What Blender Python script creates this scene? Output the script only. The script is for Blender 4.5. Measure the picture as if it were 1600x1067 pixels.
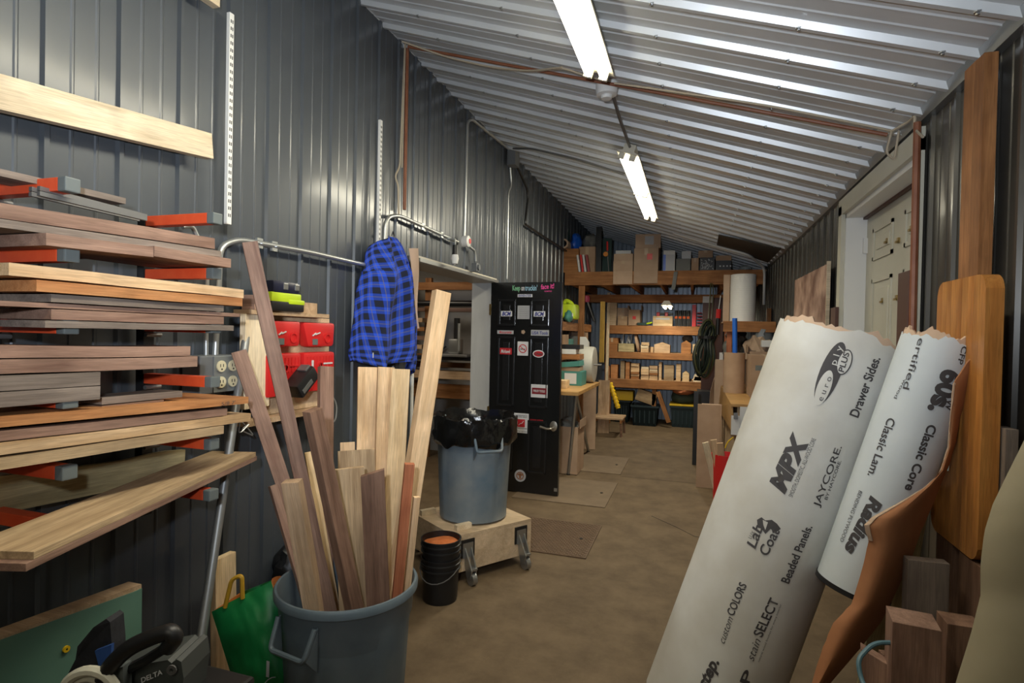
import bpy, bmesh, math, random
from mathutils import Vector as V, Matrix, noise
random.seed(7)
for o in list(bpy.data.objects): bpy.data.objects.remove(o)
SC=bpy.context.scene; COL=SC.collection
# ---------------------------------------------------------------- camera, exposure, lights
F=890.0; H=1.54
cd=bpy.data.cameras.new('camera'); cam=bpy.data.objects.new('camera',cd); COL.objects.link(cam)
R_=math.radians
CM=Matrix.Rotation(R_(17.76),3,'Z')@Matrix.Rotation(R_(90-.8),3,'X')@Matrix.Rotation(R_(1.2),3,'Z')
cam.matrix_world=Matrix.Translation((0,0,H))@CM.to_4x4()
cd.sensor_width=36; cd.lens=36*F/1600; cd.clip_start=.05; SC.camera=cam
SC.view_settings.view_transform='Standard'; SC.view_settings.look='None'
SC.view_settings.gamma=1; SC.view_settings.use_curve_mapping=False; SC.view_settings.exposure=0.3
w=bpy.data.worlds.new('world'); SC.world=w; w.use_nodes=True
w.node_tree.nodes['Background'].inputs[0].default_value=(.75,.8,.9,1); w.node_tree.nodes['Background'].inputs[1].default_value=.06
def area(name,loc,sx,sy,power,col,rot=(0,0,0)):
    l=bpy.data.lights.new(name,'AREA'); l.shape='RECTANGLE'; l.size=sx; l.size_y=sy; l.energy=power; l.color=col
    o=bpy.data.objects.new(name,l); COL.objects.link(o); o.location=loc; o.rotation_euler=rot; return o
TUBE=(1.0,.93,.74)
def zc(x): return 3.49-.3242*(x+1.915)
SL=math.atan(.3242)
for y0,p in ((-3.2,12),(.6,26),(4.42,40)):
    area('fluorescent_light',(-.5,y0+1.22,zc(-.5)-.17),.2,2.36,p,TUBE,(0,SL,0))
area('shop_lamp_light',(-.42,9.3,1.96),.12,.5,16,TUBE)
area('side_room_light',(-3.3,4.9,2.6),.3,1.2,16,(1,.86,.66))
sl=bpy.data.lights.new('camera_flash_light','SPOT'); sl.energy=150; sl.color=(.84,.91,1.0); sl.spot_size=R_(120); sl.spot_blend=.9; sl.shadow_soft_size=.035
fl=bpy.data.objects.new('camera_flash_light',sl); COL.objects.link(fl); fl.matrix_world=Matrix.Translation((-.15,-.06,1.72))@CM.to_4x4()@Matrix.Rotation(R_(22),4,'X')
# ---------------------------------------------------------------- picking real positions on real planes
def ray(px,py): return CM@V(((px-800)/F,-(py-533.5)/F,-1.0))
C0=V((0,0,H))
def W(px,py,X=None,Y=None,Z=None,D=None):
    r=ray(px,py)
    t=X/r.x if X is not None else Y/r.y if Y is not None else (Z-H)/r.z if Z is not None else D
    return C0+r*t
def WC(px,py,dz=0):
    r=ray(px,py); t=(3.49-.3242*1.915-dz-H)/(r.z+.3242*r.x); return C0+r*t
# ---------------------------------------------------------------- materials
MC={}
def mat(name,c,rough=.6,metal=0,c2=None,scale=8,bump=0,stretch=(1,1,1),coat=0,vary=0,spec=.5,dirt=0,detail=4):
    if name in MC: return MC[name]
    m=bpy.data.materials.new(name); m.use_nodes=True; nt=m.node_tree; N=nt.nodes; L=nt.links; b=N['Principled BSDF']
    b.inputs['Base Color'].default_value=(*c,1); b.inputs['Roughness'].default_value=rough; b.inputs['Metallic'].default_value=metal
    b.inputs['Specular IOR Level'].default_value=spec
    if coat: b.inputs['Coat Weight'].default_value=coat; b.inputs['Coat Roughness'].default_value=.15
    if c2 or bump:
        tc=N.new('ShaderNodeTexCoord'); mp=N.new('ShaderNodeMapping'); mp.inputs['Scale'].default_value=stretch
        nz=N.new('ShaderNodeTexNoise'); nz.inputs['Scale'].default_value=scale; nz.inputs['Detail'].default_value=detail; nz.inputs['Roughness'].default_value=.5 if detail<9 else .68
        L.new(tc.outputs['Object'],mp.inputs[0]); L.new(mp.outputs[0],nz.inputs[0])
        if c2:
            cr=N.new('ShaderNodeValToRGB'); cr.color_ramp.elements[0].position=.35; cr.color_ramp.elements[1].position=.68
            cr.color_ramp.elements[0].color=(*c,1); cr.color_ramp.elements[1].color=(*c2,1)
            L.new(nz.outputs[0],cr.inputs[0]); out=cr.outputs[0]
            if vary:
                oi=N.new('ShaderNodeObjectInfo'); hs=N.new('ShaderNodeHueSaturation'); mr=N.new('ShaderNodeMapRange')
                mr.inputs[3].default_value=1-vary; mr.inputs[4].default_value=1+vary
                L.new(oi.outputs['Random'],mr.inputs[0]); L.new(mr.outputs[0],hs.inputs['Value']); L.new(out,hs.inputs['Color']); out=hs.outputs[0]
            L.new(out,b.inputs['Base Color'])
        if bump:
            bp=N.new('ShaderNodeBump'); bp.inputs['Strength'].default_value=bump; bp.inputs['Distance'].default_value=.01
            L.new(nz.outputs[0],bp.inputs['Height']); L.new(bp.outputs[0],b.inputs['Normal'])
    MC[name]=m; return m
def wood(name,a,b2,rough=.65,vary=.12):   # grain along local X, with long streaks, pores and the odd knot
    if name in MC: return MC[name]
    m=bpy.data.materials.new(name); m.use_nodes=True; nt=m.node_tree; N=nt.nodes; L=nt.links; b=N['Principled BSDF']
    b.inputs['Roughness'].default_value=rough; b.inputs['Specular IOR Level'].default_value=.3
    tc=N.new('ShaderNodeTexCoord'); oi=N.new('ShaderNodeObjectInfo'); ad=N.new('ShaderNodeVectorMath'); ad.operation='ADD'
    sc=N.new('ShaderNodeVectorMath'); sc.operation='SCALE'; sc.inputs[0].default_value=(13,29,7); L.new(oi.outputs['Random'],sc.inputs['Scale'])
    L.new(tc.outputs['Object'],ad.inputs[0]); L.new(sc.outputs[0],ad.inputs[1])
    def nz(st,s,d):
        mp=N.new('ShaderNodeMapping'); mp.inputs['Scale'].default_value=st; n=N.new('ShaderNodeTexNoise'); n.inputs['Scale'].default_value=s; n.inputs['Detail'].default_value=d
        n.inputs['Distortion'].default_value=.6
        L.new(ad.outputs[0],mp.inputs[0]); L.new(mp.outputs[0],n.inputs[0]); return n.outputs[0]
    g=nz((1,12,12),2.2,6); fine=nz((2,40,40),6,3); blot=nz((1,1,1),5,3)
    cr=N.new('ShaderNodeValToRGB'); e=cr.color_ramp.elements; e[0].position=.3; e[1].position=.7; e[0].color=(*a,1); e[1].color=(*b2,1); L.new(g,cr.inputs[0])
    def mix(col,f,lo,hi):
        mr=N.new('ShaderNodeMapRange'); mr.inputs[1].default_value=.3; mr.inputs[2].default_value=.7; mr.inputs[3].default_value=lo; mr.inputs[4].default_value=hi; L.new(f,mr.inputs[0])
        hs=N.new('ShaderNodeHueSaturation'); L.new(mr.outputs[0],hs.inputs['Value']); L.new(col,hs.inputs['Color']); return hs.outputs[0]
    c=mix(cr.outputs[0],fine,.8,1.12); c=mix(c,blot,.8,1.12)
    mr=N.new('ShaderNodeMapRange'); mr.inputs[3].default_value=1-vary; mr.inputs[4].default_value=1+vary; L.new(oi.outputs['Random'],mr.inputs[0])
    hs=N.new('ShaderNodeHueSaturation'); L.new(mr.outputs[0],hs.inputs['Value']); L.new(c,hs.inputs['Color']); L.new(hs.outputs[0],b.inputs['Base Color'])
    bp=N.new('ShaderNodeBump'); bp.inputs['Strength'].default_value=.35; bp.inputs['Distance'].default_value=.002; L.new(fine,bp.inputs['Height']); L.new(bp.outputs[0],b.inputs['Normal'])
    MC[name]=m; return m
def emit(name,c,s):
    m=bpy.data.materials.new(name); m.use_nodes=True; b=m.node_tree.nodes['Principled BSDF']
    b.inputs['Base Color'].default_value=(*c,1); b.inputs['Emission Color'].default_value=(*c,1); b.inputs['Emission Strength'].default_value=s; return m
walnut=wood('walnut',(.19,.105,.075),(.36,.225,.165)); walnutd=wood('walnut_dark',(.12,.062,.04),(.26,.15,.10))
greywood=wood('greyed_walnut',(.15,.115,.095),(.29,.235,.195)); cherry=wood('cherry',(.42,.16,.055),(.62,.30,.12)); maple=wood('maple',(.52,.33,.17),(.76,.54,.33))
pine=wood('pine',(.62,.42,.21),(.82,.62,.38)); pinew=wood('pine_pale',(.66,.52,.34),(.86,.72,.52)); fir=wood('fir_framing',(.24,.095,.03),(.42,.19,.07)); tan=wood('tan_board',(.42,.27,.15),(.60,.42,.27))
padauk=wood('red_wood',(.30,.09,.04),(.42,.15,.07)); hick=wood('streaked_wood',(.30,.20,.11),(.55,.40,.24)); ply=wood('plywood',(.55,.40,.25),(.68,.52,.35))
butch=wood('varnished_block',(.42,.155,.035),(.60,.27,.07),rough=.3); chest=wood('orange_oak',(.45,.24,.08),(.60,.36,.14),rough=.4); olive=wood('olive_plank',(.30,.25,.13),(.52,.43,.24))
card=mat('cardboard',(.36,.235,.15),.85,c2=(.44,.30,.20),scale=5,vary=.1); cardl=mat('cardboard_light',(.47,.33,.23),.85,c2=(.54,.39,.28),scale=5,vary=.1)
cardin=mat('cardboard_inside',(.27,.105,.04),.8,c2=(.36,.155,.065),scale=4)
tape=mat('packing_tape',(.50,.37,.24),.3); white=mat('white_paint',(.78,.78,.76),.5); cream=mat('cream_paint',(.55,.53,.43),.5,c2=(.60,.58,.48),scale=3)
black=mat('black_plastic',(.012,.012,.013),.4); blackm=mat('black_metal',(.015,.015,.016),.35,.3); grey=mat('grey_steel',(.42,.43,.43),.35,.85); zinc=mat('galvanised_conduit',(.50,.52,.52),.38,.8)
steeld=mat('dull_steel',(.22,.22,.22),.5,.7); red=mat('tool_red',(.62,.02,.02),.38); redarm=mat('orange_red_paint',(.68,.07,.02),.45,c2=(.75,.10,.03),scale=20)
cap=mat('grey_end_cap',(.13,.15,.15),.5); ivory=mat('ivory_plastic',(.68,.62,.42),.45); boxg=mat('box_grey',(.16,.17,.18),.5,.2)
lime=mat('lime_plastic',(.50,.66,.02),.4); brass=mat('brass',(.35,.25,.10),.35,.9); copper=mat('brown_pipe',(.20,.065,.03),.5,c2=(.26,.10,.05),scale=9)
cordc=mat('cord_tan',(.45,.38,.28),.7); ink=mat('print_ink',(.055,.05,.052),.7); brownp=mat('brown_paint',(.085,.03,.018),.5)
yel=mat('yellow_plastic',(.75,.48,.01),.45); blue=mat('blue_plastic',(.01,.10,.55),.4); green_=mat('teal_box',(.06,.24,.21),.6)
canm=mat('grey_can_plastic',(.085,.118,.145),.48,c2=(.125,.16,.185),scale=6,bump=.05); canm2=mat('dusty_can_plastic',(.10,.15,.20),.55,c2=(.25,.27,.27),scale=3.5,detail=7)
liner=mat('bin_liner',(.006,.006,.006),.16,bump=.3,scale=30,c2=(.01,.01,.01)); paperw=mat('white_card',(.66,.67,.67),.6)
# ---------------------------------------------------------------- mesh helpers
class MB:
    def __init__(s): s.bm=bmesh.new()
    def box(s,c,sz,M=None,bev=0):
        M=M or Matrix.Identity(4)
        r=bmesh.ops.create_cube(s.bm,size=1); vs=r['verts']
        for v in vs: v.co=M@V((c[0]+v.co.x*sz[0],c[1]+v.co.y*sz[1],c[2]+v.co.z*sz[2]))
        if bev:
            es=list({e for v in vs for e in v.link_edges}); bmesh.ops.bevel(s.bm,geom=es,offset=bev,segments=2,affect='EDGES',profile=.6)
        return s
    def box2(s,a,b,bev=0): return s.box([(a[i]+b[i])/2 for i in range(3)],[abs(b[i]-a[i]) for i in range(3)],bev=bev)
    def tube(s,pts,r,n=8,closed=False,r2=None):
        pts=[V(p) for p in pts]; rings=[]; up=None
        for i,p in enumerate(pts):
            a=pts[i-1] if i or closed else p; b=pts[(i+1)%len(pts)] if i<len(pts)-1 or closed else p
            t=(b-a).normalized()
            if up is None: up=t.orthogonal().normalized()
            up=(up-t*up.dot(t)).normalized(); sd=t.cross(up)
            rr=r if r2 is None else r+(r2-r)*i/(len(pts)-1)
            rings.append([s.bm.verts.new(p+(up*math.cos(2*math.pi*k/n)+sd*math.sin(2*math.pi*k/n))*rr) for k in range(n)])
        m=len(rings)
        for i in range(m if closed else m-1):
            for k in range(n): s.bm.faces.new((rings[i][k],rings[i][(k+1)%n],rings[(i+1)%m][(k+1)%n],rings[(i+1)%m][k]))
        if not closed:
            s.bm.faces.new(rings[0][::-1]); s.bm.faces.new(rings[-1])
        return s
    def lathe(s,prof,n=32,M=None,cap0=False,cap1=False,jit=None):
        M=M or Matrix.Identity(4); rings=[]
        for j,(r,z) in enumerate(prof):
            ring=[]
            for k in range(n):
                a=2*math.pi*k/n; rr=r; zz=z
                if jit: rr,zz=jit(a,j,r,z)
                ring.append(s.bm.verts.new(M@V((rr*math.cos(a),rr*math.sin(a),zz))))
            rings.append(ring)
        for i in range(len(rings)-1):
            for k in range(n): s.bm.faces.new((rings[i][k],rings[i][(k+1)%n],rings[i+1][(k+1)%n],rings[i+1][k]))
        if cap0: s.bm.faces.new(rings[0][::-1])
        if cap1: s.bm.faces.new(rings[-1])
        return s
    def prism(s,poly,d):   # polygon (3D points) extruded by vector d
        a=[s.bm.verts.new(V(p)) for p in poly]; b=[s.bm.verts.new(V(p)+V(d)) for p in poly]
        s.bm.faces.new(a); s.bm.faces.new(b[::-1]); n=len(a)
        for i in range(n): s.bm.faces.new((a[i],b[i],b[(i+1)%n],a[(i+1)%n]))
        return s
    def grid(s,fn,nu,nv,thick=None):
        G=[[s.bm.verts.new(V(fn(i/nu,j/nv))) for j in range(nv+1)] for i in range(nu+1)]
        fs=[s.bm.faces.new((G[i][j],G[i+1][j],G[i+1][j+1],G[i][j+1])) for i in range(nu) for j in range(nv)]
        if thick:
            s.bm.normal_update(); bmesh.ops.solidify(s.bm,geom=fs,thickness=thick)
        return s
def fin(name,mb,m,smooth=False,M=None):
    bm=mb.bm; bmesh.ops.recalc_face_normals(bm,faces=bm.faces)
    me=bpy.data.meshes.new(name); bm.to_mesh(me); bm.free(); me.materials.append(m)
    if smooth:
        me.polygons.foreach_set('use_smooth',[True]*len(me.polygons))
        try: me.set_sharp_from_angle(angle=R_(38))
        except Exception: pass
    o=bpy.data.objects.new(name,me); COL.objects.link(o)
    if M is not None: o.matrix_world=M
    return o
PL={}   # world matrices of parents
def par(o,p):
    if p is not None:
        o.parent=p; o.matrix_parent_inverse=PL[p.name].inverted() if p.name in PL else Matrix.Identity(4)
        if p.name not in PL and p.type=='MESH': o.matrix_parent_inverse=p.matrix_basis.inverted() if p.parent is None else (p.parent.matrix_basis@p.matrix_parent_inverse@p.matrix_basis).inverted()
    return o
def tag(o,label,cat,group=None,kind=None):
    o['label']=label; o['category']=cat
    if group: o['group']=group
    if kind: o['kind']=kind
    return o
def part(name,mb,m,parent,smooth=False,label=None,kind=None,M=None):
    o=fin(name,mb,m,smooth,M); par(o,parent)
    if label: o['label']=label
    if kind: o['kind']=kind
    return o
def thing(name,label,cat,loc=(0,0,0),group=None):
    o=bpy.data.objects.new(name,None); COL.objects.link(o); o.location=loc; o.empty_display_size=.05
    PL[o.name]=Matrix.Translation(loc); return tag(o,label,cat,group)
def one(name,mb,m,label,cat,group=None,smooth=False,M=None): return tag(fin(name,mb,m,smooth,M),label,cat,group)
def struct(name,mb,m,smooth=False): o=fin(name,mb,m,smooth); o['kind']='structure'; return o
def basis(o,x,y):   # matrix with local X along x, local Y close to y
    x=V(x).normalized(); y=V(y); y=(y-x*y.dot(x)).normalized(); z=x.cross(y)
    M=Matrix((x,y,z)).transposed().to_4x4(); M.translation=V(o); return M
def board(name,p0,p1,wd,w_,t,m,label=None,cat=None,group=None,parent=None,bev=.0015,crook=0,skew=0):
    p0=V(p0); p1=V(p1); L=(p1-p0).length; M=basis((p0+p1)/2,p1-p0,wd)
    mb=MB(); 
    if crook:
        n=10
        for i in range(n): pass
        vs=[]
        for i in range(n+1):
            x=-L/2+L*i/n; dz=crook*noise.noise(V((x*3+len(name)%7,p0.x*9,p0.z*9))); dw=crook*2*noise.noise(V((x*5,p0.z*20,3)))
            vs.append([mb.bm.verts.new((x,a*(w_/2)+(dw if a>0 else 0),b*t/2+dz)) for a,b in ((-1,-1),(1,-1),(1,1),(-1,1))])
        for i in range(n):
            for k in range(4): mb.bm.faces.new((vs[i][k],vs[i][(k+1)%4],vs[i+1][(k+1)%4],vs[i+1][k]))
        mb.bm.faces.new(vs[0][::-1]); mb.bm.faces.new(vs[-1])
    else:
        mb.box((0,0,0),(L,w_,t),bev=bev)
        if skew:
            for v in mb.bm.verts:
                if v.co.x>0: v.co.x+=v.co.y*skew
    o=fin(name,mb,m,False,M)
    if parent is not None: par(o,parent); 
    if label: o['label']=label
    if cat: o['category']=cat
    if group: o['group']=group
    return o
TXC={}
def text(s,mapf,m,parent,bold=0,shear=0,name='lettering'):
    """glyph outlines scaled to the unit square then placed by mapf(u,v)"""
    cu=bpy.data.curves.new('t','FONT'); cu.body=s; cu.offset=bold; cu.shear=shear; cu.size=1; cu.resolution_u=4
    ob=bpy.data.objects.new('t',cu); COL.objects.link(ob); dg=bpy.context.evaluated_depsgraph_get(); me=bpy.data.meshes.new_from_object(ob.evaluated_get(dg))
    bpy.data.objects.remove(ob)
    if not len(me.vertices): return
    xs=[v.co.x for v in me.vertices]; x0,x1=min(xs),max(xs)
    for v in me.vertices: v.co=mapf((v.co.x-x0)/(x1-x0),v.co.y/.7)
    me.materials.clear(); me.materials.append(m); me.name=name
    o=bpy.data.objects.new(name,me); COL.objects.link(o); par(o,parent); return o
def flat(a,b,up,h,off=V((0,0,0))):   # baseline a->b, up dir
    a=V(a);b=V(b);up=V(up).normalized(); return lambda u,v:a+(b-a)*u+up*h*v+off
def arc(c,r,a0,a1,u,v,n=8): return [V(c)+V(u)*r*math.cos(a0+(a1-a0)*i/n)+V(v)*r*math.sin(a0+(a1-a0)*i/n) for i in range(n+1)]
def bend(pts,r=.06,n=5):  # round the corners of a polyline
    pts=[V(p) for p in pts]; out=[pts[0]]
    for i in range(1,len(pts)-1):
        a,b,c=pts[i-1],pts[i],pts[i+1]; d1=(a-b); d2=(c-b); k=min(r,d1.length*.45,d2.length*.45); p=b+d1.normalized()*k; q=b+d2.normalized()*k
        for j in range(n+1):
            t=j/n; out.append(p*(1-t)**2+b*2*t*(1-t)+q*t*t)
    out.append(pts[-1]); return out
# ================================================================ SETTING
XL,XR,YB,YF=-1.915,.95,10.95,-3.4
floorm=mat('concrete_floor',(.10,.065,.032),.75,c2=(.175,.12,.066),scale=4,detail=14,bump=.2)
struct('floor',MB().box2((-5.6,YF-.2,-.12),(XR+.35,YB+.2,0)),floorm)
wallm=mat('charcoal_metal_siding',(.070,.080,.094),.40,.2,c2=(.080,.091,.104),scale=3,coat=.3)
wallr=mat('brown_metal_siding',(.062,.058,.05),.33,.25,c2=(.085,.078,.066),scale=3,coat=.3)
ceilm=mat('galvanised_ceiling',(.60,.62,.63),.38,.35,c2=(.70,.72,.73),scale=2.5)
backm=mat('silver_siding',(.26,.30,.35),.38,.6)
def profile(a,b,first,sp,hh=.013,minor=.003,kk=1):
    P=[(a,0)]
    k=math.floor((a-first)/sp)-1; y=first+k*sp
    while y<b+sp:
        for c,bw,tw,h in ((y,.015*kk,.008*kk,hh),(y+sp/3,.008,.003,minor),(y+2*sp/3,.008,.003,minor)):
            for q,hq in ((c-bw,0),(c-tw,h),(c+tw,h),(c+bw,0)):
                if a<q<b: P.append((q,hq))
        y+=sp
    P.append((b,0)); return P
def panels(parent,a,b,first,sp,fn,m,pw,name='metal_panel',pr=(.013,.003,1)):
    """fn(y,h,top)->point ; each sheet laps the next one"""
    y=a
    while y<b-1e-4:
        e=min(b,y+pw); 
        if b-e<.1: e=b
        mb=MB(); P=profile(y,e,first,sp,*pr)
        for (y0,h0),(y1,h1) in zip(P,P[1:]):
            mb.bm.faces.new([mb.bm.verts.new(fn(*q)) for q in ((y0,h0,0),(y1,h1,0),(y1,h1,1),(y0,h0,1))])
        bmesh.ops.remove_doubles(mb.bm,verts=mb.bm.verts,dist=1e-5)
        part(name,mb,m,parent); y=e
OA,OB,OZ=3.68,5.33,2.035       # opening in the left wall
wl=struct('wall_left',MB().box2((XL-.2,YF,0),(XL-.025,OA,3.6)).box2((XL-.2,OB,0),(XL-.025,YB,3.6)).box2((XL-.2,OA,OZ+.02),(XL-.025,OB,3.6)),white)
def lf(y,h,t,z0=0,z1=3.487): return V((XL-.02+h,y,z1 if t else z0))
FL=1.968
panels(wl,YF,OA,FL,.2415,lf,wallm,.966)
panels(wl,OA,OB,FL,.2415,lambda y,h,t:lf(y,h,t,OZ+.03),wallm,.966)
panels(wl,OB,YB,FL,.2415,lf,wallm,.966)
DA,DB,DT,DS=3.02,4.35,2.42,.33   # door recess in right wall
wr=struct('wall_right',MB().box2((XR+.025,YF,0),(XR+.25,DA,2.75)).box2((XR+.025,DB,0),(XR+.25,YB,2.75)).box2((XR+.025,DA,DT),(XR+.25,DB,2.75)).box2((XR+.025,DA,0),(XR+.25,DB,DS)),brownp)
def rf(y,h,t,z0=0,z1=2.565): return V((XR+.02-h,y,z1 if t else z0))
FR=2.20
panels(wr,YF,DA,FR,.2415,rf,wallr,.966); panels(wr,DB,YB,FR,.2415,rf,wallr,.966)
panels(wr,DA,DB,FR,.2415,lambda y,h,t:rf(y,h,t,DT),wallr,2)
wb=struct('wall_back',MB().box2((XL-.2,YB+.05,0),(XR+.25,YB+.2,3.6)),brownp)
panels(wb,XL,XR,.1,.2415,lambda y,h,t:V((y,YB-h,3.55 if t else 0)),backm,.966)
wf=struct('wall_front',MB().box2((XL-.2,YF-.2,0),(XR+.25,YF,3.6)),wallm)
ce=struct('ceiling',MB().prism([(XL-.2,YF-.2,zc(XL-.2)+.05),(XR+.3,YF-.2,zc(XR+.3)+.05),(XR+.3,YF-.2,zc(XR+.3)+.2),(XL-.2,YF-.2,zc(XL-.2)+.2)],(0,YB-YF+.4,0)),brownp)
panels(ce,YF,YB,2.957,.267,lambda y,h,t:V((XR+.02 if t else XL-.02,y,zc(XR+.02 if t else XL-.02)-h)),ceilm,.801,pr=(.027,.005,1.45))
sm=MB(); y=2.957-.267*14
while y<YB:                                           # roofing screws on the ribs
    if y>YF:
        for x in (-1.55,-.95,-.2,.35,.82):
            sm.lathe([(.012,0),(.012,-.004),(.006,-.004),(.006,-.011)],6,Matrix.Translation((x,y-.005,zc(x)-.024)),cap1=True)
    y+=.267
part('screw',sm,grey,ce,kind='stuff')
struct('trim_1',MB().prism([(XR-.03,YF,zc(XR)+.008),(XR-.012,YF,zc(XR)-.035),(XR+.02,YF,zc(XR)-.035),(XR+.02,YF,zc(XR)+.008)],(0,YB-YF,0)),grey)
# side room seen through the opening
sr=mat('side_room_wall',(.26,.25,.24),.8,c2=(.32,.31,.29),scale=3)
struct('wall_side_room',MB().box2((-5.6,6.75,0),(XL-.2,6.9,2.9)).box2((-5.7,2,0),(-5.55,6.9,2.9)).box2((-5.6,1.9,0),(XL-.2,2,2.9)),sr)
struct('ceiling_side_room',MB().box2((-5.7,1.9,2.8),(XL-.2,6.9,2.95)),tan)
# opening trims
struct('trim_2',MB().box2((XL-.22,OB-.012,0),(XL+.002,OB+.03,OZ)),mat('jamb_white',(.50,.51,.50),.5,c2=(.56,.57,.56),scale=14,stretch=(1,1,.2)))
struct('trim_3',MB().box2((XL-.22,OA-.03,0),(XL+.002,OA,OZ)),white)
struct('trim_4',MB().box2((XL-.22,OA-.06,OZ-.0),(XL+.03,OB+.06,OZ+.035)).box2((XL-.0,OA-.06,OZ+.035),(XL+.015,OB+.06,OZ+.05)),mat('header_trim',(.50,.47,.40),.5))
t5=struct('trim_5',MB().box2((XL+.03,OA-.03,OZ+.002),(XL+.05,OB+.02,OZ+.028)),grey)
# right-hand door
d1=struct('door_1',MB().box2((1.075,DA+.03,DS),(1.115,DB-.02,DT-.06)),cream)
yw=(DA+.03+DB-.02)/2; hw=(DB-DA-.05)/2
for s in (-1,1):
    for z0,z1 in ((DT-.37,DT-.17),(DT-1.12,DT-.49),(DS+.18,DS+.70)):
        ya=yw+s*.10; yb=yw+s*(hw-.16); y0,y1=sorted((ya,yb)); mb=MB()
        mb.box2((1.066,y0,z0),(1.078,y1,z0+.022)).box2((1.066,y0,z1-.022),(1.078,y1,z1)).box2((1.066,y0,z0),(1.078,y0+.022,z1)).box2((1.066,y1-.022,z0),(1.078,y1,z1)).box2((1.069,y0+.06,z0+.06),(1.078,y1-.06,z1-.06),bev=.004)
        part('door_panel',mb,cream,d1)
for (yy,zz) in ((yw-.2,DT-.27),(yw,DT-.30),(yw+.2,DT-.27),(yw-.25,DT-.62),(yw,DT-.62),(yw+.25,DT-.62)):
    part('coat_hook',MB().box2((1.055,yy-.012,zz-.03),(1.068,yy+.012,zz-.018)).box2((1.064,yy-.012,zz-.03),(1.076,yy+.012,zz)),brass,d1)
part('hinge',MB().box2((1.05,DB-.045,DT-.30),(1.08,DB-.02,DT-.20)),white,d1)
struct('trim_6',MB().box2((.925,DB,DS),(.95,DB+.085,DT+.03)).box2((.925,DA-.06,DS+.0),(.95,DA,DT+.03)).box2((.925,DA-.06,DT-.03),(.95,DB+.085,DT+.075)),cream)
struct('trim_7',MB().box2((.95,DB-.02,DS),(1.11,DB,DT)).box2((.95,DA,DS),(1.11,DA+.02,DT)).box2((.95,DA,DT-.06),(1.11,DB,DT-.03)),white)
struct('trim_8',MB().box2((1.05,DA+.02,DT-.075),(1.07,DB-.02,DT-.06)),brownp)
one('scrap_board',MB().box2((.905,DA-.05,1.22),(.925,DA+.09,1.86),bev=.002),brownp,'dark brown board at the near side of the cream door','board')
one('scrap_board',MB().box2((.90,DB-.02,1.25),(.922,DB+.12,1.765),bev=.002),brownp,'dark brown board under the white jamb at the far side of the cream door','board')
# floor plates let into the ground
pm=mat('expanded_plate',(.12,.075,.045),.6,.2,c2=(.16,.10,.06),scale=12); pm2=mat('worn_plate',(.17,.12,.075),.7,c2=(.20,.145,.09),scale=8)
def plate(x0,y0,x1,y1,m,label,tex):
    t=thing('floor_plate',label,'floor plate',((x0+x1)/2,(y0+y1)/2,0),'plates along the floor drain')
    mb=MB(); mb.box2((x0,y0,0),(x1,y1,.008)); part('sheet',mb,m,t)
    if tex:
        mb=MB(); n=int((y1-y0)/.022); k=int((x1-x0)/.03)
        for j in range(n):
            for i in range(k):
                x=x0+.02+i*.03+(j%2)*.015; y=y0+.015+j*.022
                if x+.012<x1: mb.prism([(x-.011,y,.0078),(x,y-.004,.0078),(x+.011,y,.0078),(x,y+.004,.0078)],(0,0,.004))
        part('tread_lozenges',mb,mat('plate_tread',(.22,.15,.10),.5,.2),t,kind='stuff')
    part('lifting_hole',MB().lathe([(.0,.0132),(.014,.0132),(.014,.006)],10,Matrix.Translation((x1-.1,(y0+y1)/2-.0,0))),black,t)
plate(-1.30,3.87,-.675,4.58,pm,'nearest floor plate, patterned with raised lozenges beside the dolly',True)
plate(-1.60,5.08,-.725,5.98,pm2,'middle floor plate in front of the black door',False)
plate(-1.60,6.36,-.745,7.26,pm2,'farthest floor plate beside the folding table legs',False)
mb=MB(); pts=[W(x,y,Z=.0005) for x,y in ((1018,806),(1060,825),(1085,838),(1110,842))]
mb.tube(pts,.0025,4); sr2=fin('crack',mb,black); par(sr2,bpy.data.objects['floor']); 
mb=MB()
for y in (6.3,8.6): mb.box2((-.74,y,0),(.5,y+.008,.001))
o=fin('joint',mb,mat('joint_dark',(.08,.055,.03),.9)); par(o,bpy.data.objects['floor'])
# ================================================================ LIGHTS (fixtures)
tubem=emit('lit_tube',(1,.93,.72),9); pan=mat('lamp_pan',(.72,.68,.55),.4)
for i,(y0,lab) in enumerate(((-3.2,'fluorescent strip lamp behind the camera'),(.6,'near double-tube fluorescent strip lamp at the top of the frame'),(4.42,'far double-tube fluorescent strip lamp in the middle of the ceiling'))):
    x=-.5; t=thing('fluorescent_lamp',lab,'ceiling lamp',(x,y0+1.22,zc(x)),'fluorescent strip lamps')
    M=Matrix.Translation((x,y0+1.22,zc(x)-.03))@Matrix.Rotation(SL,4,'Y')
    part('lamp_body',MB().prism([M@V(p) for p in ((-.045,-1.22,0),(.045,-1.22,0),(.045,-1.22,-.05),(.088,-1.22,-.065),(.088,-1.22,-.07),(-.088,-1.22,-.07),(-.088,-1.22,-.065),(-.045,-1.22,-.05))],M.to_3x3()@V((0,2.44,0))),pan,t)
    for s in (-1,1):
        for h in (0,1):
            ya=-1.2+h*1.205; part('tube',MB().tube([M@V((s*.043,ya+.02,-.095)),M@V((s*.043,ya+1.175,-.095))],.019,10),tubem,t,smooth=True)
            for q in (ya,ya+1.178): part('tube_cap',MB().box((s*.043,q+.008,-.088),(.045,.02,.05),M),pan,t)
one('smoke_detector',MB().lathe([(.0,-.06),(.03,-.058),(.035,-.04),(.06,-.035),(.065,-.01),(.065,.03)],20,Matrix.Translation(WC(948,139,.045))),white,'round white ceiling junction just past the near lamp','ceiling fitting',smooth=True)
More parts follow.
